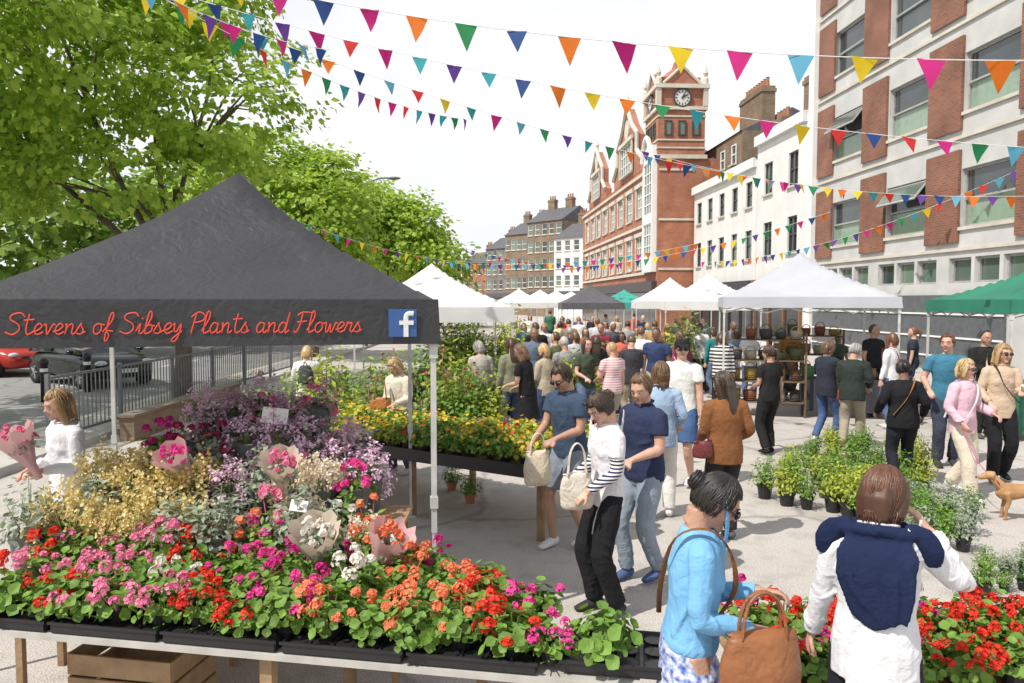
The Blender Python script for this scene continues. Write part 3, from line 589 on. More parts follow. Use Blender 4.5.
for j in range(3):
    for i in range(9):
        v=R.randrange(3); nh=R.choice((0,1)); c='red' if i>4 or R.random()<.6 else 'magenta'; rw=['front','middle','back'][j]
        plant('geranium','%s geranium on the low bench at the bottom right, %s row'%(CN[c],rw),'plant',(B0.x+.1+i*.235+R.uniform(-.02,.02),B0.y+.1+j*.25,.452),[('foliage',getm(('foliage','r',v),f_round(v),LG)),('blooms',getm(('blooms','g',v,nh),f_heads(v+nh*7,6+nh*3,r=.034,fr=.013),PC[c])),('plant_pot',POT(.07,.1,BLK))],'%s geraniums on the right bench %s row'%(CN[c],rw),1.08)
STEPS=((4.22,.72),(4.7,.90),(5.2,1.08),(5.7,1.25)); XR=lambda y: -.74-(max(y,4.6)-4.6)*.62
for k,(y0,z) in enumerate(STEPS):
    xr=XR(y0)+.1; xl=-2.95+.14*k
    t=thing('display_step','wooden display step for flower buckets, number %s from the front'%['one','two','three','four'][k],'shelf',(0,0,0))
    MB().box(xl,xr,y0,y0+.47,z-.03,z).build('shelf_board',WOOD,t)
    for x in (xl+.05,(xl+xr)/2,xr-.05): MB().box(x-.02,x+.02,y0+.02,y0+.06,0,z-.031).box(x-.02,x+.02,y0+.41,y0+.45,0,z-.031).build('leg',WOOD,t)
BU=mat('bucket_grey',(.12,.13,.13),.4); bucket=getm(('bucket',),lambda: MB().lathe([(.07,0),(.095,.2),(.1,.2),(.1,.21),(.09,.21),(.085,.1),(.001,.1)],14),BU)
NM={'lilac':'pale lilac stocks','dusk':'dusky pink stocks','straw':'straw yellow spray','cream':'cream filler flowers','hotpink':'hot pink roses','magenta':'magenta roses','burgundy':'burgundy blooms','red':'red roses','pink':'pink roses','purple':'purple blooms','white':'white blooms','salmon':'peach blooms','yellow':'yellow blooms','silver':'silver green foliage'}
def bunch(kind,loc,sc=1,where='on the display steps'):
    v=R.randrange(3); P=[('bucket',bucket)]; nm=NM[kind]
    if kind in('lilac','dusk'): P+=[('foliage',getm(('foliage','b3',v),f_leafy(v,60,.13,.2,.05,.014,.12),LO)),('blooms',getm(('blooms','s',v),f_spikes(v),PC[kind]))]
    elif kind=='silver': P+=[('foliage',getm(('foliage','sv',v),f_leafy(v,260,.17,.34,.05,.016,.14),LS))]
    elif kind in('straw','cream'): P+=[('foliage',getm(('foliage','b2',v),f_leafy(v,60,.12,.25,.05,.008,.12),LO)),('blooms',getm(('blooms','y',v),f_spray(v,760,.19,.32,.13,.0095),PC[kind]))]
    else: P+=[('foliage',getm(('foliage','b',v),f_leafy(v,90,.14,.2,.06,.016,.12),LG if v else LS)),('blooms',getm(('blooms','q',v),f_heads(v+3,10,.14,.24,.028,14,.017,.15,.1),PC[kind]))]
    plant('flower_bucket','grey bucket of %s %s'%(nm,where),'flower bucket',loc,P,'buckets of %s %s'%(nm,where),sc)
def zone(px,k):
    if px>375: return R.choice(['lilac','hotpink','white','purple','silver','pink'])
    if k==0: return R.choice(['pink','white','silver','lilac','salmon','silver','cream']) if px>235 else R.choice(['straw','straw','straw','silver'])
    if k==1: return 'straw' if 40<px<215 else R.choice(['pink','lilac','lilac','dusk','cream','straw' if px<260 else 'hotpink','silver'])
    if k==2: return R.choice(['magenta','hotpink','burgundy','pink','lilac']) if px<185 else R.choice(['lilac','dusk','lilac','pink','lilac','burgundy'])
    return R.choice(['lilac','lilac','dusk','lilac','pink'])
for k,(y0,z) in enumerate(STEPS):
    for j in range(2):
        y=y0+.11+j*.24; xr=XR(y0); x=-2.85+.14*k
        while x<xr:
            px=512+x*F/y
            bunch(zone(px,k),(x,y+R.uniform(-.03,.03),z+.002),R.uniform(.92,1.18),'on the %s display step'%['first','second','third','top'][k])
            x+=.215+R.uniform(-.02,.03)
def bouquet(label,loc,tilt,paper,kind,sc=1,rz=0):
    t=thing('wrapped_bouquet',label,'bouquet',loc,rz); t.rotation_euler=(tilt[0],tilt[1],rz); t.scale=(sc,)*3
    mb=MB(); n=24; vs=[]
    for i,(r_,z) in enumerate(((.025,0),(.035,.12),(.10,.3),(.15,.42))):
        for k_ in range(n): a=2*pi*k_/n; q=r_*(1+.12*math.sin(k_*2.3)*(i>1)); vs.append((q*math.cos(a),q*math.sin(a),z+(.03*math.sin(k_*1.9) if i==3 else 0)))
    fs=[(i*n+k_,i*n+(k_+1)%n,(i+1)*n+(k_+1)%n,(i+1)*n+k_) for i in range(3) for k_ in range(n)]
    mb.add(vs,fs).build('paper_wrap',paper,t,True)
    inst('foliage',getm(('foliage','b',1),f_leafy(1,90,.14,.2,.06,.016,.12),LS),t,(0,0,.14),0,.85)
    inst('blooms',getm(('blooms','bq',1),f_heads(4,16,.13,.22,.03,16,.018,.17,.1),PC[kind]),t,(0,0,.14),0,.85)
PK=mat('pink_paper',(.72,.45,.45),.6,(.66,.4,.4),transl=.3); CR=mat('cream_paper',(.72,.62,.5),.6,(.66,.56,.45),transl=.3)
bouquet('bouquet in peach paper leaning among the front flowers, left one',(-1.06,4.08,.80),(.5,.0),CR,'white',.9)
bouquet('bouquet in pink paper leaning among the front flowers, right one',(-.78,4.03,.78),(.4,.25),PK,'salmon',.85,.5)
bouquet('bouquet in pink paper between the lilac stocks and straw sprays',(-2.1,4.85,1.14),(.6,-.35),PK,'hotpink',.75)
bouquet('bouquet in cream paper with pink roses in the middle of the display',(-1.45,4.65,1.1),(.55,.1),CR,'pink',.8)
q0=on_z(300,436,.72); q1=on_z(545,470,.72); bx_=(q1-q0); LB=bx_.length; bx_.normalize(); by_=V((-bx_.y,bx_.x,0)); ba=math.atan2(bx_.y,bx_.x)
tb=thing('flower_bench','long bench of yellow and orange bedding plants behind the black gazebo','table',q0,ba)
MB().box(-.5,LB,0,1.3,-.03,0).build('tabletop',WOOD,tb); MB().box(-.5,LB,-.03,-.002,-.1,.03).build('front_board',BLK,tb)
for x in (-.4,LB/2,LB-.08):
    for y in (.06,1.2): MB().box(x-.03,x+.03,y-.03,y+.03,-.72,-.031).build('leg',WOOD,tb)
for j in range(6):
    for i in range(int((LB+.45)/.2)):
        p=q0+bx_*(-.42+i*.205+R.uniform(-.03,.03))+by_*(.1+j*.215); v=R.randrange(3); c=R.choice(['yellow','yellow','orange','orange','red' if i%5==0 else 'yellow','purple' if i>7 and j>3 else 'white' if j>3 else 'orange']); rw=['one','two','three','four','five','six'][j]
        plant('bedding_plant','%s bedding plant on the long bench, row %s from the front'%(CN[c],rw),'plant',(p.x,p.y,.722),[('foliage',getm(('foliage','p',v),f_leafy(v,150,.12,.15,.055,.02,.06),LY if R.random()<.5 else LG)),('blooms',getm(('blooms','p',v),f_flat(v,5+v,.11,.13),PC[c])),('plant_pot',POT(.05,.08,BLK))],'%s bedding plants on the long bench row %s'%(CN[c],rw),R.uniform(.9,1.3))
def shrub(label,loc,h,lm,group,bl=None,pot=BLK):
    v=R.randrange(3); P=[('foliage',getm(('foliage','t',v),f_leafy(v,420,.24,.74,.075,.02,.2,.6,20),lm)),('plant_pot',POT(.12,.2,pot))]
    if bl: P.append(('blooms',getm(('blooms','t',v),f_heads(v+8,9,.24,.72,.018,9,.012,.22,.1),PC[bl])))
    plant('potted_shrub',label,'shrub',loc,P,group,h/.93)
SH=[('lime green',LY),('mid green',LG),('fresh green',leafm('fresh_leaf',(.32,.48,.07))),('olive green',LO)]
for (px0,px1,d,n,hh,g) in ((285,400,11.2,9,1.05,'behind the long bench'),(300,470,12.6,10,1.45,'in the row near the left white gazebo'),(420,500,11.6,6,1.15,'between the left white gazebo and bench'),(540,600,13.2,5,1.35,'right of the woman in black dress'),(575,622,15,4,1.4,'amid the street crowd'),(665,715,19,6,1.9,'below the first white gazebo'),(215,290,10.5,5,1.2,'just behind the black gazebo'),(440,530,18.5,8,1.9,'far behind the left stalls'),(470,560,15,7,1.45,'behind the grey haired woman')):
    for i in range(n):
        px=px0+(px1-px0)*(i+.5)/n; dd=d+R.uniform(-.5,.5); s=R.choice(SH); bl=R.choice([None,None,None,None,'pink','red','white','burgundy'])
        shrub('%s potted shrub%s %s'%(s[0],' with %s flowers'%CN[bl] if bl else '',g),((px-512)*dd/F,dd,0),hh*R.uniform(.8,1.2),s[1],'%s shrubs%s %s'%(s[0],' %s'%bl if bl else '',g),bl)
def gp(px,py,kind,g,sc=1):
    p=on_z(px,py); v=R.randrange(3); lm={'lime':LY,'green':LG,'silver':LS,'dark':LD}[kind]
    plant('potted_plant','%s potted plant %s'%({'lime':'yellow green','green':'mid green','silver':'silvery leaved','dark':'dark green'}[kind],g),'plant',p,[('foliage',getm(('foliage','h',v),f_leafy(v,260,.18,.34,.055,.013,.14,.5,16),lm)),('plant_pot',POT(.09,.15,BLK))],'%s potted plants %s'%(kind,g),R.uniform(.8,1.15)*sc)
for j in range(6):
    for i in range(8):
        px=768+i*20+j*12+R.uniform(-5,5); py=500+i*4.2-j*11+R.uniform(-2,2)
        if px<925: gp(px,py,R.choice(['lime','lime','green','green']),'in the large block at the right')
for j in range(3):
    for i in range(4): gp(900+i*21+j*4,545+i*2-j*16,R.choice(['silver','silver','green']),'in the block beside the woman with the dog',.8)
for i in range(4): gp(964+i*20,596-i*2,R.choice(['green','dark']),'in the short row at the right edge',.55)
for i in range(3): gp(985+i*20,576-i*2,R.choice(['green','silver']),'in the second short row at the right edge',.55)
for px,py,l in ((452,490,'left of the pair below the long bench'),(470,503,'right of the pair below the long bench')):
    plant('potted_plant','small leafy plant in a terracotta pot, %s'%l,'plant',on_z(px,py),[('foliage',getm(('foliage','h',0),f_leafy(0,260,.18,.34,.055,.013,.14,.5,16),LG)),('plant_pot',POT(.09,.15,TERR))],None,.8)
for i,(x,y,z,l) in enumerate(((-1.72,5.3,1.46,'white price card sticking up among the lilac stocks'),(-1.25,4.25,1.12,'white price card beside the wrapped bouquets'),(-.62,3.98,1.0,'white price card behind the salmon geraniums'))):
    t=thing('price_card',l,'sign',(x,y,z),R.uniform(-.4,.4)); q_=1 if i==0 else .55; t.scale=(q_,q_,q_); c=MB().box(-.09,.09,-.002,.002,0,.12).build('card',CARD,t); c.rotation_euler=(-.5,.15,0)
    MB().box(-.003,.003,.003,.006,-.3,.1).build('stick',WOOD,t)
# ---------------------------------------------------------------- people
SK=[mat('skin_light',(.58,.35,.26),.5,(.50,.28,.2),8,.15,90),mat('skin_tan',(.47,.27,.185),.5,(.40,.22,.15),8,.15,90),mat('skin_brown',(.24,.13,.085),.5,(.19,.10,.065),8)]
def hairm(n):
    c={'black':(.022,.018,.016),'dark':(.06,.037,.024),'brown':(.15,.085,.045),'auburn':(.12,.052,.028),'blonde':(.50,.34,.17),'fair':(.38,.24,.115),'grey':(.36,.34,.32)}[n]
    return mat('hair_'+n,tuple(min(1,x*1.25) for x in c),.42,tuple(x*.45 for x in c),island=True)
EYE=mat('eye',(.7,.68,.65),.3); IRIS=mat('iris',(.04,.03,.02),.3); LIP=mat('lips',(.40,.14,.12),.5)
ftex=bpy.data.textures.new('folds','CLOUDS'); ftex.noise_scale=.14; ftex.noise_depth=1
def remesh(o,vox,disp=0,it=3,tex=None):
    m=o.modifiers.new('r','REMESH'); m.mode='VOXEL'; m.voxel_size=vox; m.use_smooth_shade=True
    m=o.modifiers.new('s','SMOOTH'); m.factor=.5; m.iterations=it
    if disp:
        m=o.modifiers.new('d','DISPLACE'); m.texture=tex or ftex; m.strength=disp; m.mid_level=.5; m.texture_coords='LOCAL'
def ik(a,t,l1,l2,pole):
    d=t-a; L=min(d.length,(l1+l2)*.998); dn=d.normalized(); q=(l1*l1-l2*l2+L*L)/(2*L); hh=math.sqrt(max(0,l1*l1-q*q)); pr=V(pole)-dn*V(pole).dot(dn); pr.normalize(); return a+dn*q+pr*hh, a+dn*L
def hand(mb,w,d,n,curl,thumb,fine):
    d=d.normalized(); n=(n-d*n.dot(d)).normalized(); s=d.cross(n).normalized(); k=1.25 if not fine else 1
    mb.limb([w-d*.02,w+d*.03,w+d*.085],[(.024,.02),(.036,.016),(.038,.013)],8,2,ref=n)
    for i,(o,L) in enumerate(((-.028,.068),(-.0095,.078),(.0095,.073),(.028,.056))):
        p=w+d*.075+s*o; P=[p]; a=.25+curl*.2
        for q in (.45,.32,.26): P.append(P[-1]+(d*math.cos(a)+n*math.sin(a))*L*q); a+=.25+curl*.75
        mb.limb(P,[.0088*k,.0085*k,.0078*k,.0065*k],6,1)
    b=w+d*.025+s*thumb*.03; mb.limb([b,b+s*thumb*.025+d*.025+n*.01,b+s*thumb*.03+d*.055+n*.022],[.012,.0105*k,.0085*k],6,2)
def headfn(p):
    t=max(0,-p.z/.113); x=p.x*(1-.30*t*t); y=p.y
    if y>0:
        y=y*(1-.02*t)+.008*t
        e=math.exp(-((p.z-.008)/.016)**2)*math.exp(-((abs(p.x)-.032)/.018)**2); y-=.009*e
    else: y=y*(1-.35*t)
    return V((x,y,p.z))
FR=random.Random(31)
def wrinkles(mb,a,e,w,r0,amt):
    for k in range(6):
        s=FR.uniform(.15,.95); p=a.lerp(e,s*2) if s<.5 else e.lerp(w,s*2-1); dr=((e-a) if s<.5 else (w-e)).normalized(); u=dr.orthogonal().normalized(); u.rotate(Matrix.Rotation(FR.uniform(0,6.28),3,dr)); q=dr.cross(u); r=r0(s)
        mb.limb([p+(u*math.cos(t)+q*math.sin(t))*r*.93+dr*(t-.8)*.035*(1 if k%2 else -1) for t in (0,.55,1.1,1.65)],[.004,amt,amt,.004],6,2)
def person(label,px,d,face,h=1.68,sex='f',top=('tee',(.8,.8,.8)),bot=('trousers',(.03,.03,.03)),hair=('short','brown'),skin=0,shoes=(.7,.7,.7),lean=0,look=(0,0),LH=None,RH=None,stride=.1,q=0,g=1,extra=None,topm=None,botm=None,curl=.6,z0=0,x=None,poleR=None,poleL=None):
    X=(px-512)*d/F if x is None else x
    root=thing('person',label,'person',(X,d,z0),rad(face)); k=h/1.71; root.scale=(k,k,k)
    vox=[.018,.012,.0075][q]; m_=sex=='m'; gx=g*(1.08 if m_ else .98)
    hip=V((0,0,.93)); Rm=Matrix.Rotation(-rad(lean),3,'X'); U=lambda v: hip+Rm@(V(v)-hip)
    sw=.172 if m_ else .150; sh=[U((-sw,0,1.39)),U((sw,0,1.39))]
    LH=V(LH) if LH else V((-.25,.06,.83)); RH=V(RH) if RH else V((.25,.04,.83)); arms=[]
    for s,tgt,pl in ((0,LH,poleL),(1,RH,poleR)):
        sg=1 if s else -1; e,w=ik(sh[s],tgt,.28,.25,pl or (sg*.45,-1,-.35)); arms.append((sh[s],e,w))
    legs=[]
    for s in (0,1):
        sg=1 if s else -1; st=stride/2*sg; hp=V((sg*.088,0,.90)); an=V((sg*.10,st,.085+max(0,-st)*.25)); kn,an=ik(hp,an,.43,.415,(sg*.1,1,0)); legs.append((hp,kn,an))
    SKM=SK[skin]; b=MB()
    TR=[(.84,.10,.09),(.90,.155,.105),(1.0,.145,.10),(1.1,.125,.088),(1.25,.145,.105),(1.36,.15,.09),(1.42,.095,.07),(1.455,.056,.055),(1.54,.05,.052)]
    TR=[(z,a*gx,c*gx) if z<1.44 else (z,a,c) for z,a,c in TR]
    b.limb([U((0,-.01 if z>1.4 else 0,z)) for z,_,_ in TR],[(a,c) for _,a,c in TR],14,2,ref=(0,1,0))
    for s,(a,e,w) in enumerate(arms):
        sg=1 if s else -1
        b.limb([a-V((sg*.05,0,.01)),a.lerp(e,.12),a.lerp(e,.55),e,e.lerp(w,.3),w],[.045,.05*gx,.043*gx,.037*gx,.038*gx,.025],9,2)
        dr=(w-e); nn=V((-sg,0.2,0)) if abs(dr.normalized().z)>.6 else V((-sg*.4,0,-1)); hand(b,w,dr+V((0,0,-.02)),nn,curl,1 if s==0 else -1,q==2)
    for hp,kn,an in legs:
        b.limb([hp+V((0,0,.03)),hp.lerp(kn,.4),kn,kn.lerp(an,.35),kn.lerp(an,.8),an],[.085*gx,.078*gx,.054,.056,.038,.036],9,2)
        b.limb([an+V((0,-.035,-.04)),an+V((0,.03,-.045)),an+V((.0,.12,-.058))],[.032,(.036,.03),(.038,.018)],8,2,ref=(0,0,1))
    HM=Matrix.Translation(U((0,-.005,1.485)))@Matrix.Rotation(rad(look[1]),4,'Z')@Matrix.Rotation(-rad(look[0]+lean*.6),4,'X')@Matrix.Translation((0,.018,.105))
    b.ell((0,0,0),(.074,.094,.115),24,20,HM,fn=headfn); b.limb([(0,.082,.012),(0,.103,-.014),(0,.106,-.028)],[.007,.010,.013],6,2,T=HM)
    b.ell((0,.068,-.09),(.026,.024,.02),8,6,HM); b.limb([(0,-.03,-.15),(0,-.02,-.06)],[.05,.055],10,1,T=HM)
    for sg in (-1,1): b.ell((sg*.075,-.005,-.01),(.009,.018,.03),6,6,HM); b.limb([(sg*.048,.074,.030),(sg*.015,.090,.028)],[.008,.008],6,1,T=HM); b.ell((sg*.042,.062,-.028),(.02,.018,.018),8,6,HM)
    o=b.build('body',SKM,root,True); remesh(o,vox if q<2 else .0068,0,2)
    if q>0 or math.cos(rad(face+look[1]))<.5:
        for sg in (-1,1):
            MB().ell((sg*.031,.081,.006),(.013,.008,.007),8,6,HM).ell((sg*.031,.087,.006),(.006,.004,.006),8,6,HM,1).build('eye',[EYE,IRIS],root,True)
            MB().limb([(sg*.016,.096,.030),(sg*.034,.091,.036),(sg*.052,.077,.029)],[.0035]*3,5,2,T=HM).build('eyebrow',hairm(hair[1]),root,True)
        MB().limb([(-.024,.086,-.052),(0,.094,-.05),(.024,.086,-.052)],[.003,.0065,.003],6,2,T=HM).build('mouth',LIP,root,True)
    hm=hairm(hair[1]); st=hair[0]; hb=MB(); hl=.085 if m_ else .07; hs=.965 if m_ else 1
    def hf(p):
        if p.y>.02 and p.z<hl-.25*max(0,.05-p.y): return V((p.x*.8,p.y*.72,p.z))
        if p.z<-.06: return V((p.x*.75,p.y*.75,p.z*.9))
        return p
    if st!='bald':
        hb.ell((0,-.01,.012),(.084*hs,.103*hs,.116*hs),20,16,HM,fn=hf)
        if st in('bob','long','half'):
            for sg in (-1,1): hb.limb([(sg*.06,.035,.07),(sg*.083,.02,.0),(sg*.08,.0,-.09 if st=='bob' else -.16)],[(.02,.03),(.02,.035),(.014,.03)],8,2,T=HM)
            hb.limb([(0,-.06,.05),(0,-.085,-.02),(0,-.075,-.11)],[(.07,.04),(.08,.04),(.07,.025)],10,2,T=HM,ref=(0,1,0))
        if st=='long': hb.limb([(0,-.07,0),(0,-.085,-.12),(0,-.095,-.24),(0,-.085,-.36)],[(.075,.04),(.09,.035),(.09,.03),(.05,.015)],12,3,T=HM,ref=(0,1,0))
        if st=='bun': hb.ell((0,-.115,.035),(.045,.042,.045),10,8,HM)
        if st=='pony': hb.limb([(0,-.09,.06),(0,-.14,.04),(0,-.145,-.05),(0,-.12,-.16)],[.022,.028,.03,.01],8,3,T=HM)
        ho=hb.build('hair',hm,root,True); remesh(ho,max(.008,vox*.75),0,2)
        nst=[0,110,420][q]
        if nst:
            lk=MB(); bob=st in('bob','long','half'); endb={'long':-.30,'half':-.16,'bob':-.10}.get(st,-.085)
            for k_ in range(nst):
                a=FR.uniform(0,2*pi); fwd=math.cos(a)
                low=math.radians(42 if m_ else 32) if fwd>.62 else (math.radians(-2) if fwd>.2 else math.radians(-35)); sc_=FR.uniform(.995,1.04)*hs; a0=a+FR.uniform(-.5,.5); P=[]
                for j in range(6):
                    f_=j/5; ph=math.radians(82)*(1-f_)+low*f_*FR.uniform(.85,1.08); aa=a0*(1-f_)+a*f_+.10*math.sin(f_*6+k_)
                    P.append(V((.085*sc_*math.cos(ph)*math.sin(aa),-.01+.104*sc_*math.cos(ph)*math.cos(aa),.012+.117*sc_*math.sin(ph))))
                if bob and fwd<.45:
                    l=P[-1]; P.append(V((l.x*1.02+FR.uniform(-.006,.006),l.y-.01,(l.z+endb)/2))); P.append(V((l.x*(.9 if st!='bob' else .85)+FR.uniform(-.015,.015),l.y*1.0-.01,endb+FR.uniform(-.03,.03))))
                t_=FR.uniform(.002,.0042)*(1 if q==2 else 1.9); lk.limb(P,[t_*.6]+[t_]*(len(P)-2)+[t_*.3],5,2,T=HM)
            if st=='bun':
                for k_ in range(50):
                    a=FR.uniform(0,6.28); y_=FR.uniform(-.035,.035); rr_=math.sqrt(max(.0002,.047**2-y_*y_)); lk.limb([(rr_*math.cos(a+t),-.115+y_+.004*t,.035+rr_*math.sin(a+t)) for t in (0,.6,1.2,1.8)],[.0035]*4,5,2,T=HM)
            lk.build('hair_locks',hm,root,True)
    kind,tc=top; TM=topm or cloth(tc); tb_=MB(); inf=.026 if kind in('jacket','coat') else .014
    hem={'tee':.84,'blouse':.80,'polo':.84,'jacket':.80,'coat':.55,'dress':.9,'vest':.88,'jumper':.93}[kind]
    prof=[(hem,.158,.112),(.94 if hem<.9 else hem+.03,.162,.117),(1.0,.152,.108),(1.1,.138,.1),(1.25,.152,.112),(1.36,.156,.096),(1.415,.115,.078),(1.452,.064,.062)]
    if kind=='coat': prof=[(.52,.19,.15),(.75,.18,.14)]+prof[1:]
    tb_.limb([U((0,-.006 if z>1.4 else 0,z)) for z,_,_ in prof],[(a*gx+inf,c*gx+inf) if z<1.4 else (a+inf*.7,c+inf*.7) for z,a,c in prof],18,2,ref=(0,1,0))
    if not m_:
        for sg in (-1,1): tb_.ell(U((sg*.066,.062*gx,1.24)),(.066*gx,.062,.066),10,8)
    for s,(a,e,w) in enumerate(arms):
        sg=1 if s else -1; rr=.048*gx+inf
        if kind=='vest': continue
        if kind in('tee','polo','dress'): tb_.limb([a-V((sg*.06,0,.005)),a.lerp(e,.1),a.lerp(e,.62)],[.045+inf*.5,rr,rr*1.02],12,2)
        else:
            tb_.limb([a-V((sg*.06,0,.005)),a.lerp(e,.1),a.lerp(e,.6),e,e.lerp(w,.5),e.lerp(w,.93)],[.045+inf*.5,rr,rr*.93,rr*.83,rr*.74,.03+inf*.5],12,2)
            if q: wrinkles(tb_,a,e,w,lambda s_:rr*(.98-.2*s_),.010)
    if q:
        for k_ in range(11 if q==2 else 8):
            z=FR.uniform(hem+.03,1.3); aa=FR.uniform(0,6.28); sl=FR.uniform(-.4,.4); P=[]
            for t in (0,.3,.6,.9): P.append(U(((.150*gx+inf)*math.sin(aa+t)*.98,(.106*gx+inf)*math.cos(aa+t)*.98,z+sl*t)))
            tb_.limb(P,[.004,.012,.012,.004],6,2)
    o=tb_.build({'tee':'t_shirt','polo':'polo_shirt'}.get(kind,kind),TM,root,True); remesh(o,vox,.014 if q else .025,2 if q else 3)
    if kind in('blouse','polo') and q: MB().limb([U((.068*math.sin(a),.066*math.cos(a)-.008,1.462-.012*math.cos(a))) for a in [k*pi/6 for k in range(13)]],[(.008,.018)]*13,8,2).build('collar',TM,root,True)
    bk,bc=bot; BM=botm or cloth(bc); bb=MB()
    if bk in('trousers','jeans','shorts','wide'):
        lo={'trousers':.012,'jeans':.006,'shorts':.02,'wide':.022}[bk]
        bb.limb([(0,0,.80),(0,0,.86),(0,0,.93),U((0,0,1.02))],[(.13*gx,.10*gx),(.165*gx,.118*gx),(.164*gx,.116*gx),(.142*gx,.105*gx)],16,2,ref=(0,1,0))
        for hp,kn,an in legs:
            if bk=='shorts': bb.limb([hp+V((0,0,.03)),hp.lerp(kn,.4),hp.lerp(kn,.88)],[.09*gx,.09*gx+lo,.082*gx+lo],12,2)
            else:
                bb.limb([hp+V((0,0,.03)),hp.lerp(kn,.4),kn,kn.lerp(an,.4),kn.lerp(an,.97)],[.09*gx,.083*gx+lo,.063+lo*1.2,.059+lo*1.3,.047+lo*1.8],12,2)
                if q: wrinkles(bb,hp.lerp(kn,.3),kn,an,lambda s_:(.078+lo)*(1-.25*s_),.012)
        nm={'jeans':'jeans','shorts':'shorts'}.get(bk,'trousers')
    else:
        hz={'skirt':.42,'short_skirt':.55}[bk]
        P=[(hz,.25,.21),(.6,.22,.18),(.78,.190,.145),(.92,.170,.125),(1.04,.14,.105)]; P=[(z,a*gx,c*gx) for z,a,c in P if z>=hz]
        bb.limb([(0,0,z) if z<.95 else U((0,0,z)) for z,_,_ in P],[(a,c) for _,a,c in P],20,3,ref=(0,1,0)); nm='skirt'
    o=bb.build(nm,BM,root,True); remesh(o,vox,.018 if bk!='skirt' else .05,2)
    SM=cloth(shoes)
    for hp,kn,an in legs:
        MB().limb([an+V((0,-.062,-.045)),an+V((0,-.04,-.035)),an+V((0,.02,-.035)),an+V((0,.10,-.052)),an+V((0,.165,-.062))],[(.02,.025),(.04,.043),(.043,.045),(.045,.03),(.03,.018)],10,2,ref=(0,0,1)).build('shoe',SM,root,True)
    if extra:
        for e_ in extra:
            if e_=='sunglasses': MB().ell((-.033,.099,.006),(.028,.009,.021),10,6,HM).ell((.033,.099,.006),(.028,.009,.021),10,6,HM).limb([(-.058,.09,.01),(-.087,.03,.012),(-.088,-.01,.008)],[.005]*3,5,2,T=HM).limb([(.058,.09,.01),(.087,.03,.012),(.088,-.01,.008)],[.005]*3,5,2,T=HM).build('sunglasses',BLK,root,True)
            elif e_=='head_glasses': MB().ell((-.035,.078,.098),(.026,.014,.012),10,6,HM).ell((.035,.078,.098),(.026,.014,.012),10,6,HM).limb([(-.06,.07,.095),(-.09,.02,.05),(-.085,-.01,.01)],[.004]*3,5,2,T=HM).limb([(.06,.07,.095),(.09,.02,.05),(.085,-.01,.01)],[.004]*3,5,2,T=HM).build('sunglasses',BLK,root,True)
            elif e_[0]=='cap': MB().ell((0,-.006,.052),(.088,.106,.075),14,8,HM).limb([(0,.07,.06),(0,.13,.055),(0,.165,.045)],[(.07,.006),(.065,.006),(.03,.004)],12,2,T=HM,ref=(0,0,1)).build('cap',cloth(e_[1]),root,True)
            elif e_[0]=='hat': MB().ell((0,-.006,.065),(.088,.106,.07),14,8,HM).lathe([(.001,.045),(.17,.03),(.17,.036),(.001,.052)],20,T=HM).build('hat',cloth(e_[1]),root,True)
            elif e_[0]=='scarf':
                gy=.118*gx
                sb=MB().limb([U((.150*math.sin(a),.085*math.cos(a)-.012,1.425-.025*math.cos(a))) for a in [k*pi/5 for k in range(11)]],[.030]*11,10,2)
                sb.limb([U((0,-.07,1.44)),U((0,-gy-.0,1.35)),U((0,-gy-.008,1.24)),U((.02,-gy-.006,1.13)),U((.05,-gy-.004,1.06))],[(.11,.02),(.160*gx,.018),(.15,.016),(.115,.013),(.06,.009)],18,3,ref=(0,1,0))
                for k_ in range(14):
                    xx=FR.uniform(-.13,.13); sb.limb([U((xx*.4,-.085,1.43)),U((xx,-gy-.014,1.32)),U((xx*.95+.02,-gy-.022,1.2)),U((xx*.5+.05,-gy-.014,1.07+FR.uniform(-.03,.03)))],[.006,.010,.010,.005],6,2)
                for sg in (-1,1): sb.limb([U((sg*.09,.04,1.45)),U((sg*.12,.13,1.34)),U((sg*.09,.17,1.18)),U((sg*.07,.175,1.04))],[.035,.034,.03,.022],10,2); sb.limb([U((sg*.10,-.05,1.445)),U((sg*.165,-.04,1.43)),U((sg*.205,-.03,1.37)),U((sg*.215,-.02,1.31))],[(.045,.024),(.055,.024),(.05,.022),(.03,.010)],10,2)
                so=sb.build('shoulder_jumper',cloth(e_[1]),root,True); remesh(so,.008,.016,1)
            elif e_[0]=='under':
                ub=MB()
                for s,(a,e,w) in enumerate(arms): ub.limb([a.lerp(e,.5),e,e.lerp(w,.5),e.lerp(w,.92)],[.052,.046,.040,.034],12,3)
                ub.build('sleeves',e_[1],root,True)
            elif e_[0]=='strap':
                sg=e_[1]; MB().limb([U((sg*.16,-.13,.98)),U((0,-.145,1.2)),U((-sg*.10,-.11,1.42)),U((-sg*.11,.02,1.475)),U((-sg*.08,.125,1.38)),U((.02,.17,1.2)),U((sg*.15,.14,1.0))],[(.012,.004)]*7,6,4,ref=(0,0,1)).build('bag_strap',cloth(e_[2]),root)
    root['wL']=list(arms[0][2]); root['wR']=list(arms[1][2]); return root
def wpos(p,loc):
    k=p.scale[0]; return V(p.location)+Matrix.Rotation(p.rotation_euler[2],3,'Z')@(V(loc)*k)
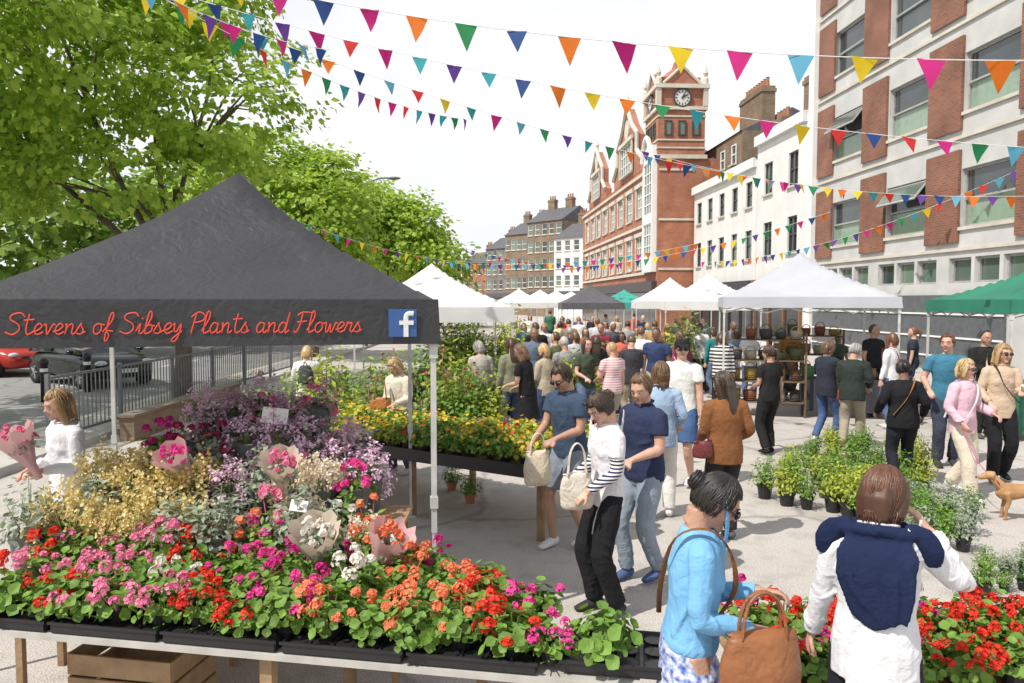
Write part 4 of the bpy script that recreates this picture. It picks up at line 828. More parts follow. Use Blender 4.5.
def bag(label,loc,w,h,d,col,rz=0,strap=.2,name='handbag'):
    t=thing(name,label,'bag',loc,rz); m_=mat('leather_%.2f_%.2f'%col[:2],col,.45,tuple(c*.7 for c in col),5,.3,25,fold=.4)
    b=MB().limb([(0,0,0),(0,0,h*.12),(0,0,h*.5),(0,0,h*.9),(0,0,h)],[(w*.40,d*.38),(w*.5,d*.5),(w*.5,d*.5),(w*.42,d*.3),(w*.38,d*.12)],20,3,ref=(0,1,0)).build('bag_body',m_,t,True)
    m=b.modifiers.new('d','DISPLACE'); m.texture=ftex; m.strength=.03; m.texture_coords='LOCAL'
    MB().limb([(-w*.42,d*.0,h*.98),(0,d*.02,h*1.0),(w*.42,0,h*.98)],[(.006,.012)]*3,6,3,ref=(0,1,0)).build('zip_edge',m_,t,True)
    for s in (-1,1): MB().limb([(-w*.28,s*d*.15,h*.9),(-w*.2,s*d*.1,h+strap*.7),(0,s*d*.05,h+strap),(w*.2,s*d*.1,h+strap*.7),(w*.28,s*d*.15,h*.9)],[(.006,.010)]*5,6,4,ref=(0,1,0)).build('handle',m_,t,True)
    return t
STR=mat('stripe_navy_white',(.75,.75,.75),.8,(.02,.025,.07),stripe=38); STP=mat('stripe_pink_white',(.75,.6,.6),.8,(.55,.3,.32),stripe=24); STB=mat('stripe_black_white',(.7,.7,.68),.8,(.03,.03,.03),stripe=14)
SKP=mat('skirt_pattern',(.04,.10,.38),.8,(.65,.68,.75),38,detail=1,fold=.4)
P1=person('woman in a light blue jumper and patterned skirt with a tan bag, foreground',694,3.08,-98,1.645,'f',('jumper',(.18,.42,.68)),('skirt',(.1,.2,.5)),('bun','black'),1,(.1,.06,.04),4,(30,-2),(-.04,.31,1.16),(.13,.25,1.06),.06,2,.98,['sunglasses',('strap',-1,(.22,.09,.035))],botm=SKP)
bag('large tan leather bag hanging at the side of the woman in light blue',(.99,2.86,.74),.34,.30,.15,(.29,.11,.04),rad(8),.16)
P2=person('woman in a white shirt with navy jumper over her shoulders, back to camera',884,3.02,-28,1.655,'f',('blouse',(.72,.72,.75)),('trousers',(.02,.022,.03)),('bob','auburn'),0,(.05,.05,.05),4,(10,-25),(-.27,.14,.88),(.19,.19,1.42),.08,2,1.04,[('scarf',(.012,.02,.06))],poleR=(.75,.05,-1),curl=.4)
P3=person('woman in a white t-shirt over striped sleeves with black trousers looking down',608,5.45,112,1.70,'f',('tee',(.74,.72,.75)),('trousers',(.015,.015,.018)),('bun','dark'),0,(.04,.04,.04),0,(34,10),(-.14,.24,.98),(.17,.22,1.0),.08,2,.96,['head_glasses',('under',STR)])
bag('cream shoulder bag carried by the woman in the white t-shirt',(.47,5.28,.84),.25,.26,.1,(.66,.60,.5),rad(10),.22)
person('man in a dark navy polo shirt and grey jeans behind the woman in white',645,6.1,125,1.76,'m',('polo',(.03,.04,.09)),('jeans',(.26,.31,.38)),('short','brown'),0,(.08,.12,.25),1,(22,20),(-.15,.28,1.05),None,.16,1,1.05)
P5=person('man in a navy t-shirt, grey shorts and sunglasses looking down',570,6.95,132,1.78,'m',('tee',(.05,.08,.13)),('shorts',(.22,.25,.3)),('short','dark'),1,(.75,.75,.75),4,(30,0),(-.12,.30,1.05),(.14,.32,1.0),.22,1,1.0,['sunglasses'])
bag('cream canvas tote bag held by the man in grey shorts',(.235,6.67,.66),.26,.32,.1,(.7,.6,.45),rad(15),.16,'tote_bag')
person('woman in a pale denim shirt and white trousers, long hair, seen from behind',662,7.85,-10,1.69,'f',('blouse',(.34,.46,.62)),('trousers',(.72,.70,.66)),('half','brown'),0,(.75,.75,.75),0,(0,20),None,(.2,.18,1.0),.2,1)
person('woman with long dark hair in a brown jacket, seen from behind',727,7.1,8,1.66,'f',('jacket',(.24,.10,.04)),('trousers',(.03,.03,.03)),('long','dark'),1,(.1,.1,.1),0,(8,40),(-.15,.25,1.0),(.2,.18,1.0),.12,1)
bag('small dark red shoulder bag beside the woman in the brown jacket',(1.82,7.0,.84),.2,.16,.07,(.16,.03,.03),0,.12)
person('tall man in a white t-shirt, black cap and blue shorts',682,9.2,150,1.88,'m',('tee',(.76,.76,.74)),('shorts',(.07,.13,.28)),('short','dark'),0,(.75,.75,.75),0,(5,25),None,(.2,.25,1.1),.2,1,1.0,[('cap',(.02,.02,.02)),'sunglasses'])
person('woman dressed all in black with a ponytail, standing in the middle of the street',771,11.2,20,1.66,'f',('tee',(.02,.02,.022)),('trousers',(.02,.02,.022)),('pony','dark'),1,(.02,.02,.02),0,(5,30),(-.12,.25,1.05),None,.15,1,1.05)
person('woman in a dark jacket and blue jeans with a red bag, facing right',828,12,-60,1.7,'f',('jacket',(.03,.035,.05)),('jeans',(.07,.12,.26)),('bob','brown'),0,(.75,.75,.75),0,(10,-10),(-.1,.3,1.05),(.15,.3,1.0),.25,1)
bag('small red handbag held by the woman in dark jacket and jeans',(5.25,11.9,.72),.24,.18,.08,(.45,.05,.04),0,.14)
person('man in a dark olive jacket and khaki trousers beside the woman in jeans',854,11.5,-35,1.68,'m',('jacket',(.03,.04,.035)),('trousers',(.36,.31,.24)),('short','grey'),0,(.12,.07,.04),5,(15,-20),(-.1,.3,1.1),(.2,.25,1.0),.35,1)
person('woman in a black jacket with a brown cross body bag, seen from behind',906,9.2,-12,1.6,'f',('jacket',(.015,.015,.018)),('trousers',(.02,.02,.025)),('bun','black'),2,(.3,.3,.32),3,(12,0),(-.3,.14,.98),(.28,.12,.95),.22,1,1.12,[('strap',-1,(.25,.12,.04))])
person('bearded man in a teal blue t-shirt near the green gazebo',949,10.4,165,1.88,'m',('tee',(.05,.18,.27)),('trousers',(.05,.06,.09)),('short','auburn'),0,(.05,.05,.05),0,(5,-30),(-.2,.25,1.1),(.25,.2,1.0),.1,1,1.05)
P14=person('blonde woman in a pink cardigan and cream trousers walking a tan dog',966,8.75,-155,1.65,'f',('jacket',(.70,.46,.54)),('wide',(.68,.60,.49)),('bob','blonde'),0,(.7,.68,.65),0,(5,10),(-.2,.26,1.05),(.24,.16,.95),.4,1,1.0,['sunglasses',('strap',1,(.5,.5,.5))])
P15=person('woman in a camel top and black trousers holding a coffee cup, right edge',1003,9.5,170,1.79,'f',('blouse',(.55,.42,.31)),('trousers',(.015,.015,.017)),('long','fair'),0,(.02,.02,.02),0,(5,15),(-.1,.3,1.15),(.2,.22,1.0),.2,1,1,['sunglasses',('strap',-1,(.02,.02,.02))])
w=wpos(P15,(-.1,.36,1.13)); t=thing('coffee_cup','paper coffee cup held by the woman in the camel top','cup',w); MB().lathe([(.028,0),(.038,.1)],12).build('cup',mat('cup_brown',(.3,.17,.1),.6),t,True); MB().lathe([(.04,.1),(.04,.112),(.033,.118)],12).build('lid',WHITE,t)
PL=person('woman with fair hair in a white shirt holding a bouquet, left edge',64,5.75,150,1.66,'f',('blouse',(.74,.74,.77)),('jeans',(.25,.3,.38)),('half','fair'),0,(.5,.5,.5),3,(12,-10),(-.08,.26,1.1),(.14,.24,1.08),.1,1)
bouquet('bouquet of pale pink flowers in pink paper held by the woman at the left edge',(-3.5,5.42,1.03),(.25,-.35),PK,'pink',.95)
person('woman in a white jacket with a backpack beyond the black gazebo',306,12,10,1.62,'f',('jacket',(.74,.73,.7)),('jeans',(.1,.12,.2)),('half','fair'),0,(.3,.3,.3),0,(20,0),(-.15,.3,1.1),(.15,.3,1.1),.1,0)
t=thing('backpack','small dark grey backpack on the woman in the white jacket','bag',(-3.32,11.84,1.0),.2); MB().limb([(0,0,0),(0,0,.04),(0,0,.2),(0,0,.3)],[(.09,.05),(.13,.07),(.12,.06),(.07,.04)],14,3,ref=(0,1,0)).build('bag_body',cloth((.08,.08,.09)),t,True); MB().limb([(-.03,0,.3),(0,0,.35),(.03,0,.3)],[.006]*3,5,3).build('handle',BLK,t)
person('blonde woman in a cream cardigan with an orange bag by the long flower bench',400,9.9,150,1.6,'f',('jacket',(.66,.6,.5)),('jeans',(.07,.09,.16)),('bob','blonde'),0,(.6,.55,.5),5,(28,-10),(-.12,.3,1.05),(.12,.3,1.0),.1,1)
bag('orange brown shoulder bag on the blonde woman in the cream cardigan',(-1.74,9.72,.80),.28,.26,.1,(.40,.15,.03),0,.3)
person('grey haired woman in a long stone coloured coat near the white gazebo',481,12.9,15,1.64,'f',('coat',(.45,.42,.37)),('jeans',(.1,.1,.12)),('bob','grey'),0,(.2,.2,.2),6,(18,30),(-.12,.3,1.05),None,.1,1)
bag('black bag hanging from the arm of the woman in the stone coat',(-.42,12.7,.62),.28,.28,.1,(.03,.03,.03),0,.25)
person('woman in a black sleeveless dress and white bag looking at the flower bench',528,11.2,60,1.7,'f',('dress',(.015,.015,.018)),('short_skirt',(.015,.015,.018)),('half','brown'),0,(.6,.3,.1),8,(20,0),(-.1,.32,1.05),(.15,.3,1.0),.12,1)
person('woman in a khaki jacket just behind the woman in the black dress',512,12.4,30,1.72,'f',('jacket',(.24,.24,.16)),('jeans',(.08,.1,.18)),('long','auburn'),0,(.2,.2,.2),0,(10,0),None,None,.1,0)
person('man in a striped pink t-shirt in the centre of the crowd',613,12.2,30,1.66,'m',('tee',(.6,.5,.5)),('shorts',(.3,.28,.25)),('short','fair'),0,(.7,.7,.7),0,(8,20),(-.12,.3,1.05),None,.2,0,topm=STP)
person('man in a plain white shirt seen from behind in the middle of the crowd',641,15.6,-5,1.8,'m',('blouse',(.76,.75,.73)),('trousers',(.28,.23,.17)),('short','brown'),0,(.1,.1,.1),0,(0,0),None,None,.3,0)
person('person in a black and white striped cardigan left of the woman in black',722,14.8,-20,1.7,'f',('jacket',(.5,.5,.5)),('trousers',(.02,.02,.02)),('half','dark'),1,(.1,.1,.1),0,(15,20),(-.12,.3,1.05),None,.1,0,topm=STB)
person('woman in a white top and jeans standing under the pale grey gazebo',750,17,-30,1.7,'f',('tee',(.74,.74,.72)),('jeans',(.1,.14,.24)),('pony','brown'),0,(.5,.5,.5),0,(0,0),None,(.15,.3,1.1),.1,0)
person('dark haired man in a black shirt in front of the modern block',874,15,-160,1.86,'m',('tee',(.02,.02,.025)),('jeans',(.05,.06,.1)),('short','dark'),1,(.1,.1,.1),0,(0,20),None,None,.1,0)
person('woman in a white shirt with a red strap and shoulder length auburn hair',893,13.4,35,1.76,'f',('blouse',(.72,.73,.76)),('jeans',(.10,.14,.25)),('half','auburn'),0,(.6,.6,.6),0,(0,-20),None,None,.15,0,1,[('strap',1,(.4,.05,.05))])
person('woman in a dark top with ponytail walking past the modern block shopfront',914,16.5,60,1.75,'f',('tee',(.03,.04,.06)),('jeans',(.05,.07,.12)),('pony','auburn'),0,(.5,.3,.2),0,(0,0),None,None,.3,0)
person('person in a black top under the green gazebo',986,12.6,175,1.84,'m',('jacket',(.02,.02,.022)),('trousers',(.03,.03,.03)),('short','black'),1,(.1,.1,.1),0,(10,0),(-.12,.3,1.1),(.12,.3,1.1),.1,0)
crowd=[(597,15,'f',(.02,.02,.025),'dark',0,'slim woman in a black top left of the man in white'),(586,19,'f',(.35,.12,.06),'brown',160,'woman in a rust top facing the camera in the crowd'),(570,18,'m',(.03,.05,.12),'grey',10,'man in a navy shirt beside the rose bushes'),(556,14.5,'f',(.12,.14,.07),'brown',40,'woman in an olive shirt beside the chalkboard'),
(545,20,'f',(.74,.73,.7),'blonde',170,'blonde woman in white in the distant crowd'),(537,17,'m',(.02,.02,.02),'dark',20,'man in black left of the olive shirted woman'),(524,22,'f',(.08,.16,.35),'brown',180,'woman in a blue top far down the street'),(655,19,'m',(.42,.25,.12),'brown',-10,'man in a tan jacket behind the man in white'),
(668,21,'f',(.62,.45,.08),'fair',170,'woman in a mustard yellow top at the back'),(628,21,'m',(.3,.3,.32),'dark',0,'man in a grey hoodie in the back of the crowd'),(606,24,'f',(.6,.3,.35),'auburn',170,'woman in a pink top far back in the crowd'),(579,27,'m',(.72,.72,.7),'brown',0,'man in a white shirt far back on the left'),
(690,23,'f',(.03,.03,.03),'blonde',20,'blonde woman in black near the white gazebos'),(702,26,'m',(.1,.2,.4),'dark',180,'man in a mid blue shirt near the white gazebos'),(562,30,'f',(.5,.04,.04),'brown',0,'woman in a red top in the far distance'),(592,32,'m',(.03,.03,.04),'dark',180,'man in dark clothes in the far distance'),
(617,30,'f',(.55,.46,.34),'fair',0,'woman in beige in the far distance'),(643,28,'m',(.02,.03,.08),'grey',180,'man in a navy jacket in the far distance'),(550,36,'m',(.05,.15,.08),'dark',0,'man in a green top in the farthest group'),(530,33,'f',(.7,.7,.7),'dark',180,'woman in a white dress top in the farthest group'),
(732,20,'m',(.15,.22,.34),'brown',200,'man in a denim shirt at the stall rack'),(838,16.5,'f',(.04,.12,.08),'dark',180,'stallholder in dark green behind the gazebo table'),(790,17.5,'m',(.55,.22,.05),'grey',180,'man in an orange top behind the rack stall'),(515,27,'f',(.6,.55,.45),'fair',0,'woman in a cream top left of the distant group'),(602,17.5,'m',(.2,.03,.05),'dark',150,'man in a maroon shirt in the middle of the crowd'),(715,17.5,'f',(.03,.2,.22),'dark',30,'woman in a teal top beside the striped cardigan'),
(576,15.5,'f',(.5,.5,.52),'brown',20,'woman in a light grey top near the centre shrubs'),(622,17,'f',(.6,.15,.1),'dark',175,'woman in a coral red top beside the man in white'),(648,24,'f',(.25,.4,.5),'blonde',0,'woman in a pale blue top far back right of centre'),(569,22,'m',(.25,.2,.15),'dark',0,'man in a brown jumper at the back of the crowd'),(632,13.5,'m',(.05,.05,.06),'brown',15,'man in charcoal left of the man in plain white'),
(586,12.6,'f',(.06,.08,.05),'dark',-160,'woman in a dark green top left of the striped pink t-shirt'),(657,14.2,'m',(.04,.06,.14),'dark',165,'man in a dark blue shirt right of the man in white'),(566,13.2,'m',(.30,.30,.31),'grey',30,'grey haired man in a grey shirt by the shrubs'),(546,12.2,'f',(.45,.38,.28),'fair',50,'woman in a sand coloured top right of the black dress'),(700,18.5,'m',(.70,.70,.68),'dark',-10,'man in a white top left of the rack stall'),(683,16.5,'f',(.30,.06,.12),'brown',20,'woman in a wine red top behind the tall man in the cap'),(534,14.6,'m',(.12,.16,.22),'brown',170,'man in a slate blue top behind the black dress'),(612,19.5,'m',(.08,.08,.09),'grey',180,'grey haired man in black facing the camera'),(560,25,'f',(.7,.6,.3),'dark',0,'woman in pale yellow in the back of the crowd'),(597,22,'m',(.55,.55,.57),'brown',10,'man in a pale grey top in the back of the crowd'),(638,19,'f',(.15,.35,.2),'auburn',160,'woman in a green top behind the man in white'),(676,25,'m',(.05,.05,.05),'dark',0,'man in black far back below the white gazebos'),(578,33,'f',(.1,.1,.3),'blonde',180,'woman in an indigo top in the farthest group'),(634,33,'m',(.4,.1,.08),'dark',0,'man in brick red in the farthest group'),(606,36,'f',(.6,.6,.62),'brown',0,'woman in silver grey in the farthest group')]
for i,(px,d,sx,cc,hr,fc,lb) in enumerate(crowd):
    person(lb,px,d,fc,R.uniform(1.68,1.86) if sx=='m' else R.uniform(1.6,1.74),sx,(R.choice(['tee','jacket','blouse']),cc),(R.choice(['jeans','trousers']),R.choice([(.05,.07,.14),(.03,.03,.03),(.35,.3,.22),(.12,.16,.26)])),(R.choice(['short']) if sx=='m' else R.choice(['half','pony','bob','long']),hr),R.choice([0,0,1,2]),(.3,.3,.3),R.uniform(0,6),(R.uniform(-5,20),R.uniform(-30,30)),R.choice([None,(-.12,.3,1.05)]),R.choice([None,(.14,.3,1.05)]),R.uniform(.05,.35),0)
DX,DY=5.44,7.8; t=thing('dog','short haired tan dog on a lead standing at the right edge','dog',(DX,DY,0),rad(75)); dg=MB()
dg.limb([(0,-.30,.40),(0,-.2,.42),(0,0,.40),(0,.18,.38),(0,.27,.42)],[(.05,.07),(.085,.10),(.085,.10),(.10,.13),(.07,.09)],12,3,ref=(0,0,1))
dg.limb([(0,.22,.43),(0,.31,.52),(0,.36,.58)],[.075,.06,.055],10,2); dg.limb([(0,.33,.60),(0,.40,.60),(0,.47,.57),(0,.53,.555)],[.05,.06,.04,.026],10,2)
for s in (-1,1):
    dg.limb([(s*.07,.2,.38),(s*.075,.17,.26),(s*.07,.2,.14),(s*.07,.2,.03),(s*.07,.235,.018)],[.055,.035,.022,.018,.02],8,2)
    dg.limb([(s*.065,-.24,.40),(s*.075,-.17,.27),(s*.075,-.30,.15),(s*.07,-.27,.03),(s*.07,-.235,.018)],[.07,.045,.024,.018,.02],8,2)
    dg.limb([(s*.04,.37,.64),(s*.065,.365,.61),(s*.07,.375,.56)],[.012,.02,.01],6,2)
dg.limb([(0,-.32,.44),(0,-.42,.42),(0,-.5,.36)],[.025,.016,.008],6,3)
o=dg.build('body',mat('dog_fur',(.45,.26,.12),.8,(.33,.17,.07),7,.3,80),t,True); remesh(o,.010,0,3); t.scale=(.78,.78,.78)
for s in (-1,1): MB().ell((s*.035,.44,.61),.009,8,6).build('eye',IRIS,t,True)
MB().ell((0,.555,.56),.014,8,6).build('nose',BLK,t,True); MB().limb([(.065*math.sin(a),.3+.03*math.cos(a),.51+.05*math.cos(a)) for a in [k*pi/6 for k in range(13)]],[.009]*13,6,1).build('collar',cloth((.4,.02,.1)),t)
w=wpos(P14,P14['wR']); n=V((DX-.23,DY+.06,.40)); mb=MB().limb([w+V((0,0,-.05)),w.lerp(n,.5)-V((0,0,.12)),n],[.005]*3,5,6); tag(mb.build('dog_lead',cloth((.6,.04,.25))),'thin pink dog lead between the woman in the pink cardigan and the dog','lead')
# ---------------------------------------------------------------- left side
gr=mat('railing_grey',(.16,.17,.18),.5,metal=.3)
for k in range(2,9):
    y0=7+k*2.05; t=thing('railing_panel','grey steel railing panel along the left kerb, number %s from the near end'%['','','one','two','three','four','five','six','seven'][k],'railing',(-7.0,y0,.12))
    MB().box(-.03,.03,-.03,.03,0,1.12).build('post',gr,t); MB().box(-.02,.02,.035,2.0,1.03,1.07).build('top_rail',gr,t); MB().box(-.02,.02,.035,2.0,.12,.16).build('bottom_rail',gr,t)
    mb=MB()
    for j in range(15): mb.box(-.008,.008,.15+j*.125,.166+j*.125,.161,1.029)
    mb.build('bars',gr,t)
pl=thing('brick_planter','low brown brick planter wall behind the railings','planter',(-6.4,14,0),rad(90)); MB().box(-1.8,3,-.12,.12,0,.4).build('wall',BRD,pl); MB().box(-1.84,3.04,-.15,.15,.402,.45).build('coping',BRD,pl)
def car(label,loc,rz,paint):
    t=thing('parked_car',label,'car',loc,rz); b=MB()
    st=[(-2.05,.62,.42,.62),(-1.98,.78,.28,.80),(-1.5,.86,.22,.92),(-.8,.88,.2,.95),(0,.89,.2,.96),(.8,.88,.2,.95),(1.4,.86,.22,.90),(1.85,.80,.26,.78),(2.02,.66,.36,.62)]
    vs=[];n=12
    for x,w,z0,z1 in st:
        for k in range(n):
            a=2*pi*(k+.5)/n; ca,sa=math.cos(a),math.sin(a); e=.45; vs.append((x,math.copysign(abs(ca)**e,ca)*w,(z0+z1)/2+math.copysign(abs(sa)**e,sa)*(z1-z0)/2))
    b.add(vs,[(i*n+k,i*n+(k+1)%n,(i+1)*n+(k+1)%n,(i+1)*n+k) for i in range(len(st)-1) for k in range(n)]+[tuple(range(n)),tuple((len(st)-1)*n+k for k in range(n))]); b.build('body',paint,t,True)
    vs=[(-1.85,-.78,.9),(1.2,-.78,.9),(1.2,.78,.9),(-1.85,.78,.9),(-1.45,-.60,1.44),(.25,-.60,1.46),(.25,.60,1.46),(-1.45,.60,1.44)]
    MB().add(vs,[(0,1,5,4),(1,2,6,5),(2,3,7,6),(3,0,4,7)]).build('windows',mat('car_glass',(.02,.025,.03),.05),t)
    MB().limb([(-1.5,0,1.45),(-.6,0,1.49),(.3,0,1.46)],[(.62,.03)]*3,12,3,ref=(0,0,1)).build('roof',paint,t,True)
    mb=MB()
    for s in (-1,1):
        for a,c in (((1.2,.9),(.25,1.46)),((-.5,.95),(-.5,1.47)),((-1.85,.9),(-1.45,1.44))): mb.limb([(a[0],s*.785,a[1]),(c[0],s*.61,c[1])],[.03,.025],6,1)
    mb.build('pillars',paint,t,True)
    for x in (-1.3,1.3):
        for s in (-1,1):
            w=MB().lathe([(.2,-.1),(.32,-.1),(.33,0),(.32,.1),(.2,.1)],24,T=Matrix.Translation((x,s*.8,.325))@Matrix.Rotation(pi/2,4,'X')).build('wheel',mat('tyre',(.02,.02,.02),.9),t,True)
            mb=MB().lathe([(.001,-.09),(.21,-.09),(.21,.09),(.001,.09)],16,T=Matrix.Translation((x,s*.81,.325))@Matrix.Rotation(pi/2,4,'X'))
            for k in range(5): a=k*2*pi/5; mb.limb([(x,s*.905,.325),(x+.19*math.cos(a),s*.905,.325+.19*math.sin(a))],[.02,.02],5,1)
            mb.build('rim',MET,w)
    for s in (-1,1): MB().ell((1.86,s*.6,.68),(.12,.17,.08),10,8).build('headlight',mat('headlamp',(.7,.72,.75),.1),t,True); MB().ell((.95,s*.95,.98),(.08,.1,.06),8,6).build('wing_mirror',paint,t,True)
    MB().box(2.0,2.05,-.26,.26,.42,.53).build('number_plate',mat('plate',(.75,.75,.7),.5),t); MB().box(1.98,2.04,-.45,.45,.56,.64).build('grille',BLK,t)
car('black hatchback parked on the road, seen under the gazebo valance',(-11.9,20.8,0),rad(-35),mat('paint_black',(.012,.013,.016),.15,(.014,.015,.018)))
car('red car at the left edge of the road behind the black hatchback',(-16.6,23.5,0),rad(-20),mat('paint_red',(.45,.03,.02),.2,(.42,.03,.02)))
for i,(px,py) in enumerate(((45,402),(88,392))):
    t=thing('bollard',['black bollard left of the parked black car','black bollard in front of the parked black car'][i],'bollard',on_z(px,py)); MB().lathe([(.08,0),(.08,.85),(.1,.87),(.1,.95),(.04,1.02)],14).build('shaft',BLK,t,True); MB().lathe([(.083,.7),(.083,.78)],14).build('white_band',WHITE,t)
# ---------------------------------------------------------------- stall furniture
def stall_table(label,x,y,w,d,col,rz=0,h=.76):
    t=thing('market_table',label,'table',(x,y,0),rad(rz)); MB().box(-w/2,w/2,-d/2,d/2,h-.03,h).build('tabletop',WOOD,t)
    mb=MB(); K=30; v=[]
    for k in range(K+1):
        u=-w/2-.01+(w+.02)*k/K; e=.02*math.sin(k*1.5)
        v+=[(u,-d/2-.012,h+.003),(u,-d/2-.02-e,.12)]
    mb.add(v,[(2*k,2*k+2,2*k+3,2*k+1) for k in range(K)]); mb.add([(-w/2-.01,-d/2-.012,h+.004),(w/2+.01,-d/2-.012,h+.004),(w/2+.01,d/2,h+.004),(-w/2-.01,d/2,h+.004)],[(0,1,2,3)]); mb.build('tablecloth',cloth(col),t,True)
    for sx in (-1,1):
        for sy in (-1,1): MB().box(sx*(w/2-.05)-.02,sx*(w/2-.05)+.02,sy*(d/2-.05)-.02,sy*(d/2-.05)+.02,0,h-.031).build('leg',MET,t)
    return t
tabs=[('table with a dark cloth under the pale grey gazebo',6.9,14.9,2.0,.7,(.05,.05,.06),-14),('table with a white cloth under the first white gazebo',6.8,25.3,2.4,.7,(.7,.7,.7),-8),('table with a green cloth under the green gazebo',9.2,12.5,2.2,.7,(.05,.15,.1),-6),('table with a blue cloth under the second white gazebo',6.4,30,2.4,.7,(.1,.15,.3),-6),('table with a brown cloth under the left white gazebo',-1.4,15.2,2.2,.7,(.2,.13,.08),8),('table with a grey cloth under the charcoal gazebo',3.9,35.8,2.4,.7,(.3,.3,.3),0)]
pal=[('red',(.5,.05,.04)),('mustard',(.6,.4,.06)),('blue',(.07,.18,.4)),('cream',(.65,.58,.45)),('brown',(.25,.13,.06)),('green',(.08,.25,.1)),('pink',(.6,.25,.3)),('charcoal',(.06,.06,.07))]
for (lb,x,y,w,d,c,rz) in tabs:
    stall_table(lb,x,y,w,d,c,rz)
    for k in range(8):
        n,cc=pal[(k*3+int(x*2))%8]; u=-w/2+.15+(w-.3)*k/7; p=V((x,y,0))+Matrix.Rotation(rad(rz),3,'Z')@V((u,R.uniform(-.15,.15),.766))
        if k%2: o=MB().lathe([(.05,0),(.07,.05),(.06,.14),(.035,.17),(.04,.22),(.001,.22)],12).build('jar',mat('ware_'+n,cc,.4),None,True,p); tag(o,'%s glazed jar on the %s'%(n,lb),'jar')
        else:
            hh=R.uniform(.1,.2); o=MB().box(-.1,.1,-.08,.08,0,hh).box(-.11,.11,-.09,.09,hh+.001,hh+.03).build('lidded_box',mat('ware_'+n,cc,.6),None,False,p); tag(o,'%s lidded box on the %s'%(n,lb),'box')
def rack(label,x,y,rz,w=1.5,h=1.7):
    t=thing('display_rack',label,'rack',(x,y,0),rad(rz)); DW=mat('dark_wood',(.14,.09,.05),.8)
    for sx in (-1,1):
        for sy in (-.2,.2): MB().box(sx*w/2-.02,sx*w/2+.02,sy-.02,sy+.02,0,h).build('upright',DW,t)
    for i in range(4):
        z=.3+i*.42; MB().box(-w/2+.021,w/2-.021,-.24,.24,z-.02,z).build('shelf',DW,t)
        for k in range(5):
            n,cc=R.choice([('tan',(.30,.20,.11)),('brown',(.14,.08,.045)),('dark grey',(.07,.07,.075)),('rust',(.26,.09,.04)),('cream',(.45,.40,.30)),('olive',(.12,.13,.06)),('mustard',(.35,.24,.06))])
            p=V((x,y,0))+Matrix.Rotation(rad(rz),3,'Z')@V((-w/2+.17+k*(w-.34)/4,0,z+.002)); hh=R.uniform(.14,.26); r_=R.uniform(.09,.13); mb=MB()
            mb.lathe([(r_*.8,0),(r_,hh*.5),(r_*1.05,hh),(r_*.95,hh),(r_*.85,hh*.5),(.001,hh*.3)],14)
            for q_ in range(5): mb.limb([(r_*1.02*math.cos(a),r_*1.02*math.sin(a),hh*(.15+.17*q_)) for a in [j*pi/6 for j in range(13)]],[.008]*13,5,1)
            mb.limb([(-r_,0,hh),(-r_*.6,0,hh*1.35),(0,0,hh*1.5),(r_*.6,0,hh*1.35),(r_,0,hh)],[.008]*5,5,2)
            o=mb.build('woven_basket',mat('basket_'+n.replace(' ','_'),cc,.9,None,30,.4,60),None,True,p); tag(o,'%s woven basket, %s shelf, %s, %s'%(n,['bottom','lower middle','upper middle','top'][i],['leftmost','second from left','centre','second from right','rightmost'][k],label),'basket')
rack('wooden rack left of the table',5.15,15.0,-14); rack('wooden rack behind the pale gazebo',6.6,16.6,-14)
t=thing('chalkboard_sign','black chalkboard A-frame sign beside the potted shrubs','sign',(.86,13.0,0),rad(5))
for s in (-1,1):
    o=MB().box(-.3,.3,-.012,.012,0,1.05).box(-.25,.25,s*.015-.002,s*.015+.002,.15,1.0,1).build('board',[WOOD,mat('slate_board',(.02,.022,.022),.8)],t); o.rotation_euler=(rad(s*12),0,0); o.location=(0,s*.22,0)
t=thing('street_lamp','tall grey street lamp on the left pavement near the trees','lamp',(-7.1,36,.12)); MB().limb([(0,0,0),(0,0,4),(0,0,7.4),(.5,0,8),(1.2,0,8.1)],[.09,.07,.05,.04,.04],10,3).build('post',gr,t,True); MB().ell((1.4,0,8.08),(.35,.14,.08),12,8).build('lamp_head',gr,t,True)
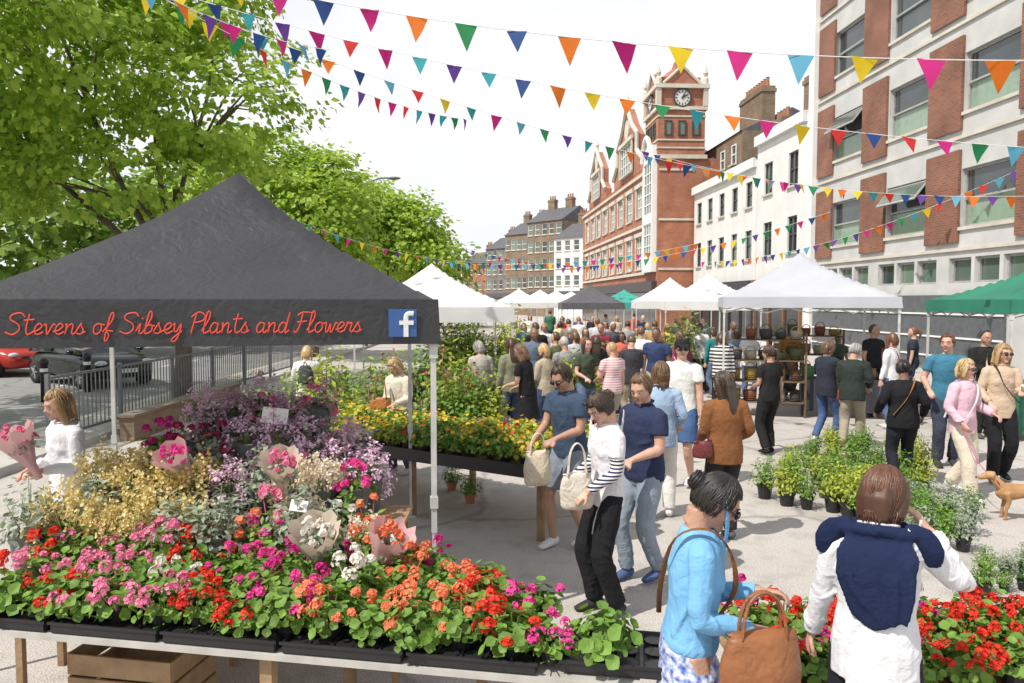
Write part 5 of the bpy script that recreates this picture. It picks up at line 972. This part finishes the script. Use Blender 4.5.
# ---------------------------------------------------------------- world, sun, camera
W=bpy.data.worlds.new('World'); SC.world=W; W.use_nodes=True; nt=W.node_tree; N=nt.nodes; L=nt.links; bg=N['Background']
sd=V((-.58,-.42,.98)).normalized()
sky=N.new('ShaderNodeTexSky'); sky.sky_type='NISHITA'; sky.sun_disc=False; sky.sun_elevation=math.asin(sd.z); sky.sun_rotation=math.atan2(sd.x,sd.y)
tc=N.new('ShaderNodeTexCoord'); mp=N.new('ShaderNodeMapping'); mp.inputs['Scale'].default_value=(1,1,2.6); L.new(tc.outputs['Generated'],mp.inputs[0])
n1=N.new('ShaderNodeTexNoise'); n1.inputs['Scale'].default_value=2.2; n1.inputs['Detail'].default_value=8; n1.inputs['Roughness'].default_value=.55; L.new(mp.outputs[0],n1.inputs[0])
mr=N.new('ShaderNodeMapRange'); mr.inputs[1].default_value=.34; mr.inputs[2].default_value=.58; mr.inputs[3].default_value=.8; mr.inputs[4].default_value=1; L.new(n1.outputs[0],mr.inputs[0])
sz=N.new('ShaderNodeSeparateXYZ'); L.new(tc.outputs['Generated'],sz.inputs[0])
mz=N.new('ShaderNodeMapRange'); mz.interpolation_type='SMOOTHSTEP'; mz.inputs[1].default_value=.5; mz.inputs[2].default_value=.85; mz.inputs[3].default_value=1; mz.inputs[4].default_value=.5; L.new(sz.outputs[2],mz.inputs[0])
mm=N.new('ShaderNodeMath'); mm.operation='MULTIPLY'; L.new(mr.outputs[0],mm.inputs[0]); L.new(mz.outputs[0],mm.inputs[1])
mx=N.new('ShaderNodeMix'); mx.data_type='RGBA'; L.new(mm.outputs[0],mx.inputs[0]); L.new(sky.outputs[0],mx.inputs[6]); mx.inputs[7].default_value=(8.6,8.65,8.8,1)
L.new(mx.outputs[2],bg.inputs[0]); bg.inputs[1].default_value=.122
sl=bpy.data.lights.new('sun','SUN'); sl.energy=5; sl.angle=rad(.6); sl.color=(1,.945,.865); so=bpy.data.objects.new('sun',sl); C.objects.link(so); so.rotation_euler=sd.to_track_quat('Z','Y').to_euler()
cam=bpy.data.cameras.new('camera'); cam.sensor_width=36; cam.lens=F/1024*36; cam.clip_end=2000; co=bpy.data.objects.new('camera',cam); C.objects.link(co); co.location=(0,0,H); co.rotation_euler=(pi/2-PIT,0,0); SC.camera=co
SC.view_settings.view_transform='Standard'; SC.view_settings.look='None'; SC.view_settings.exposure=0
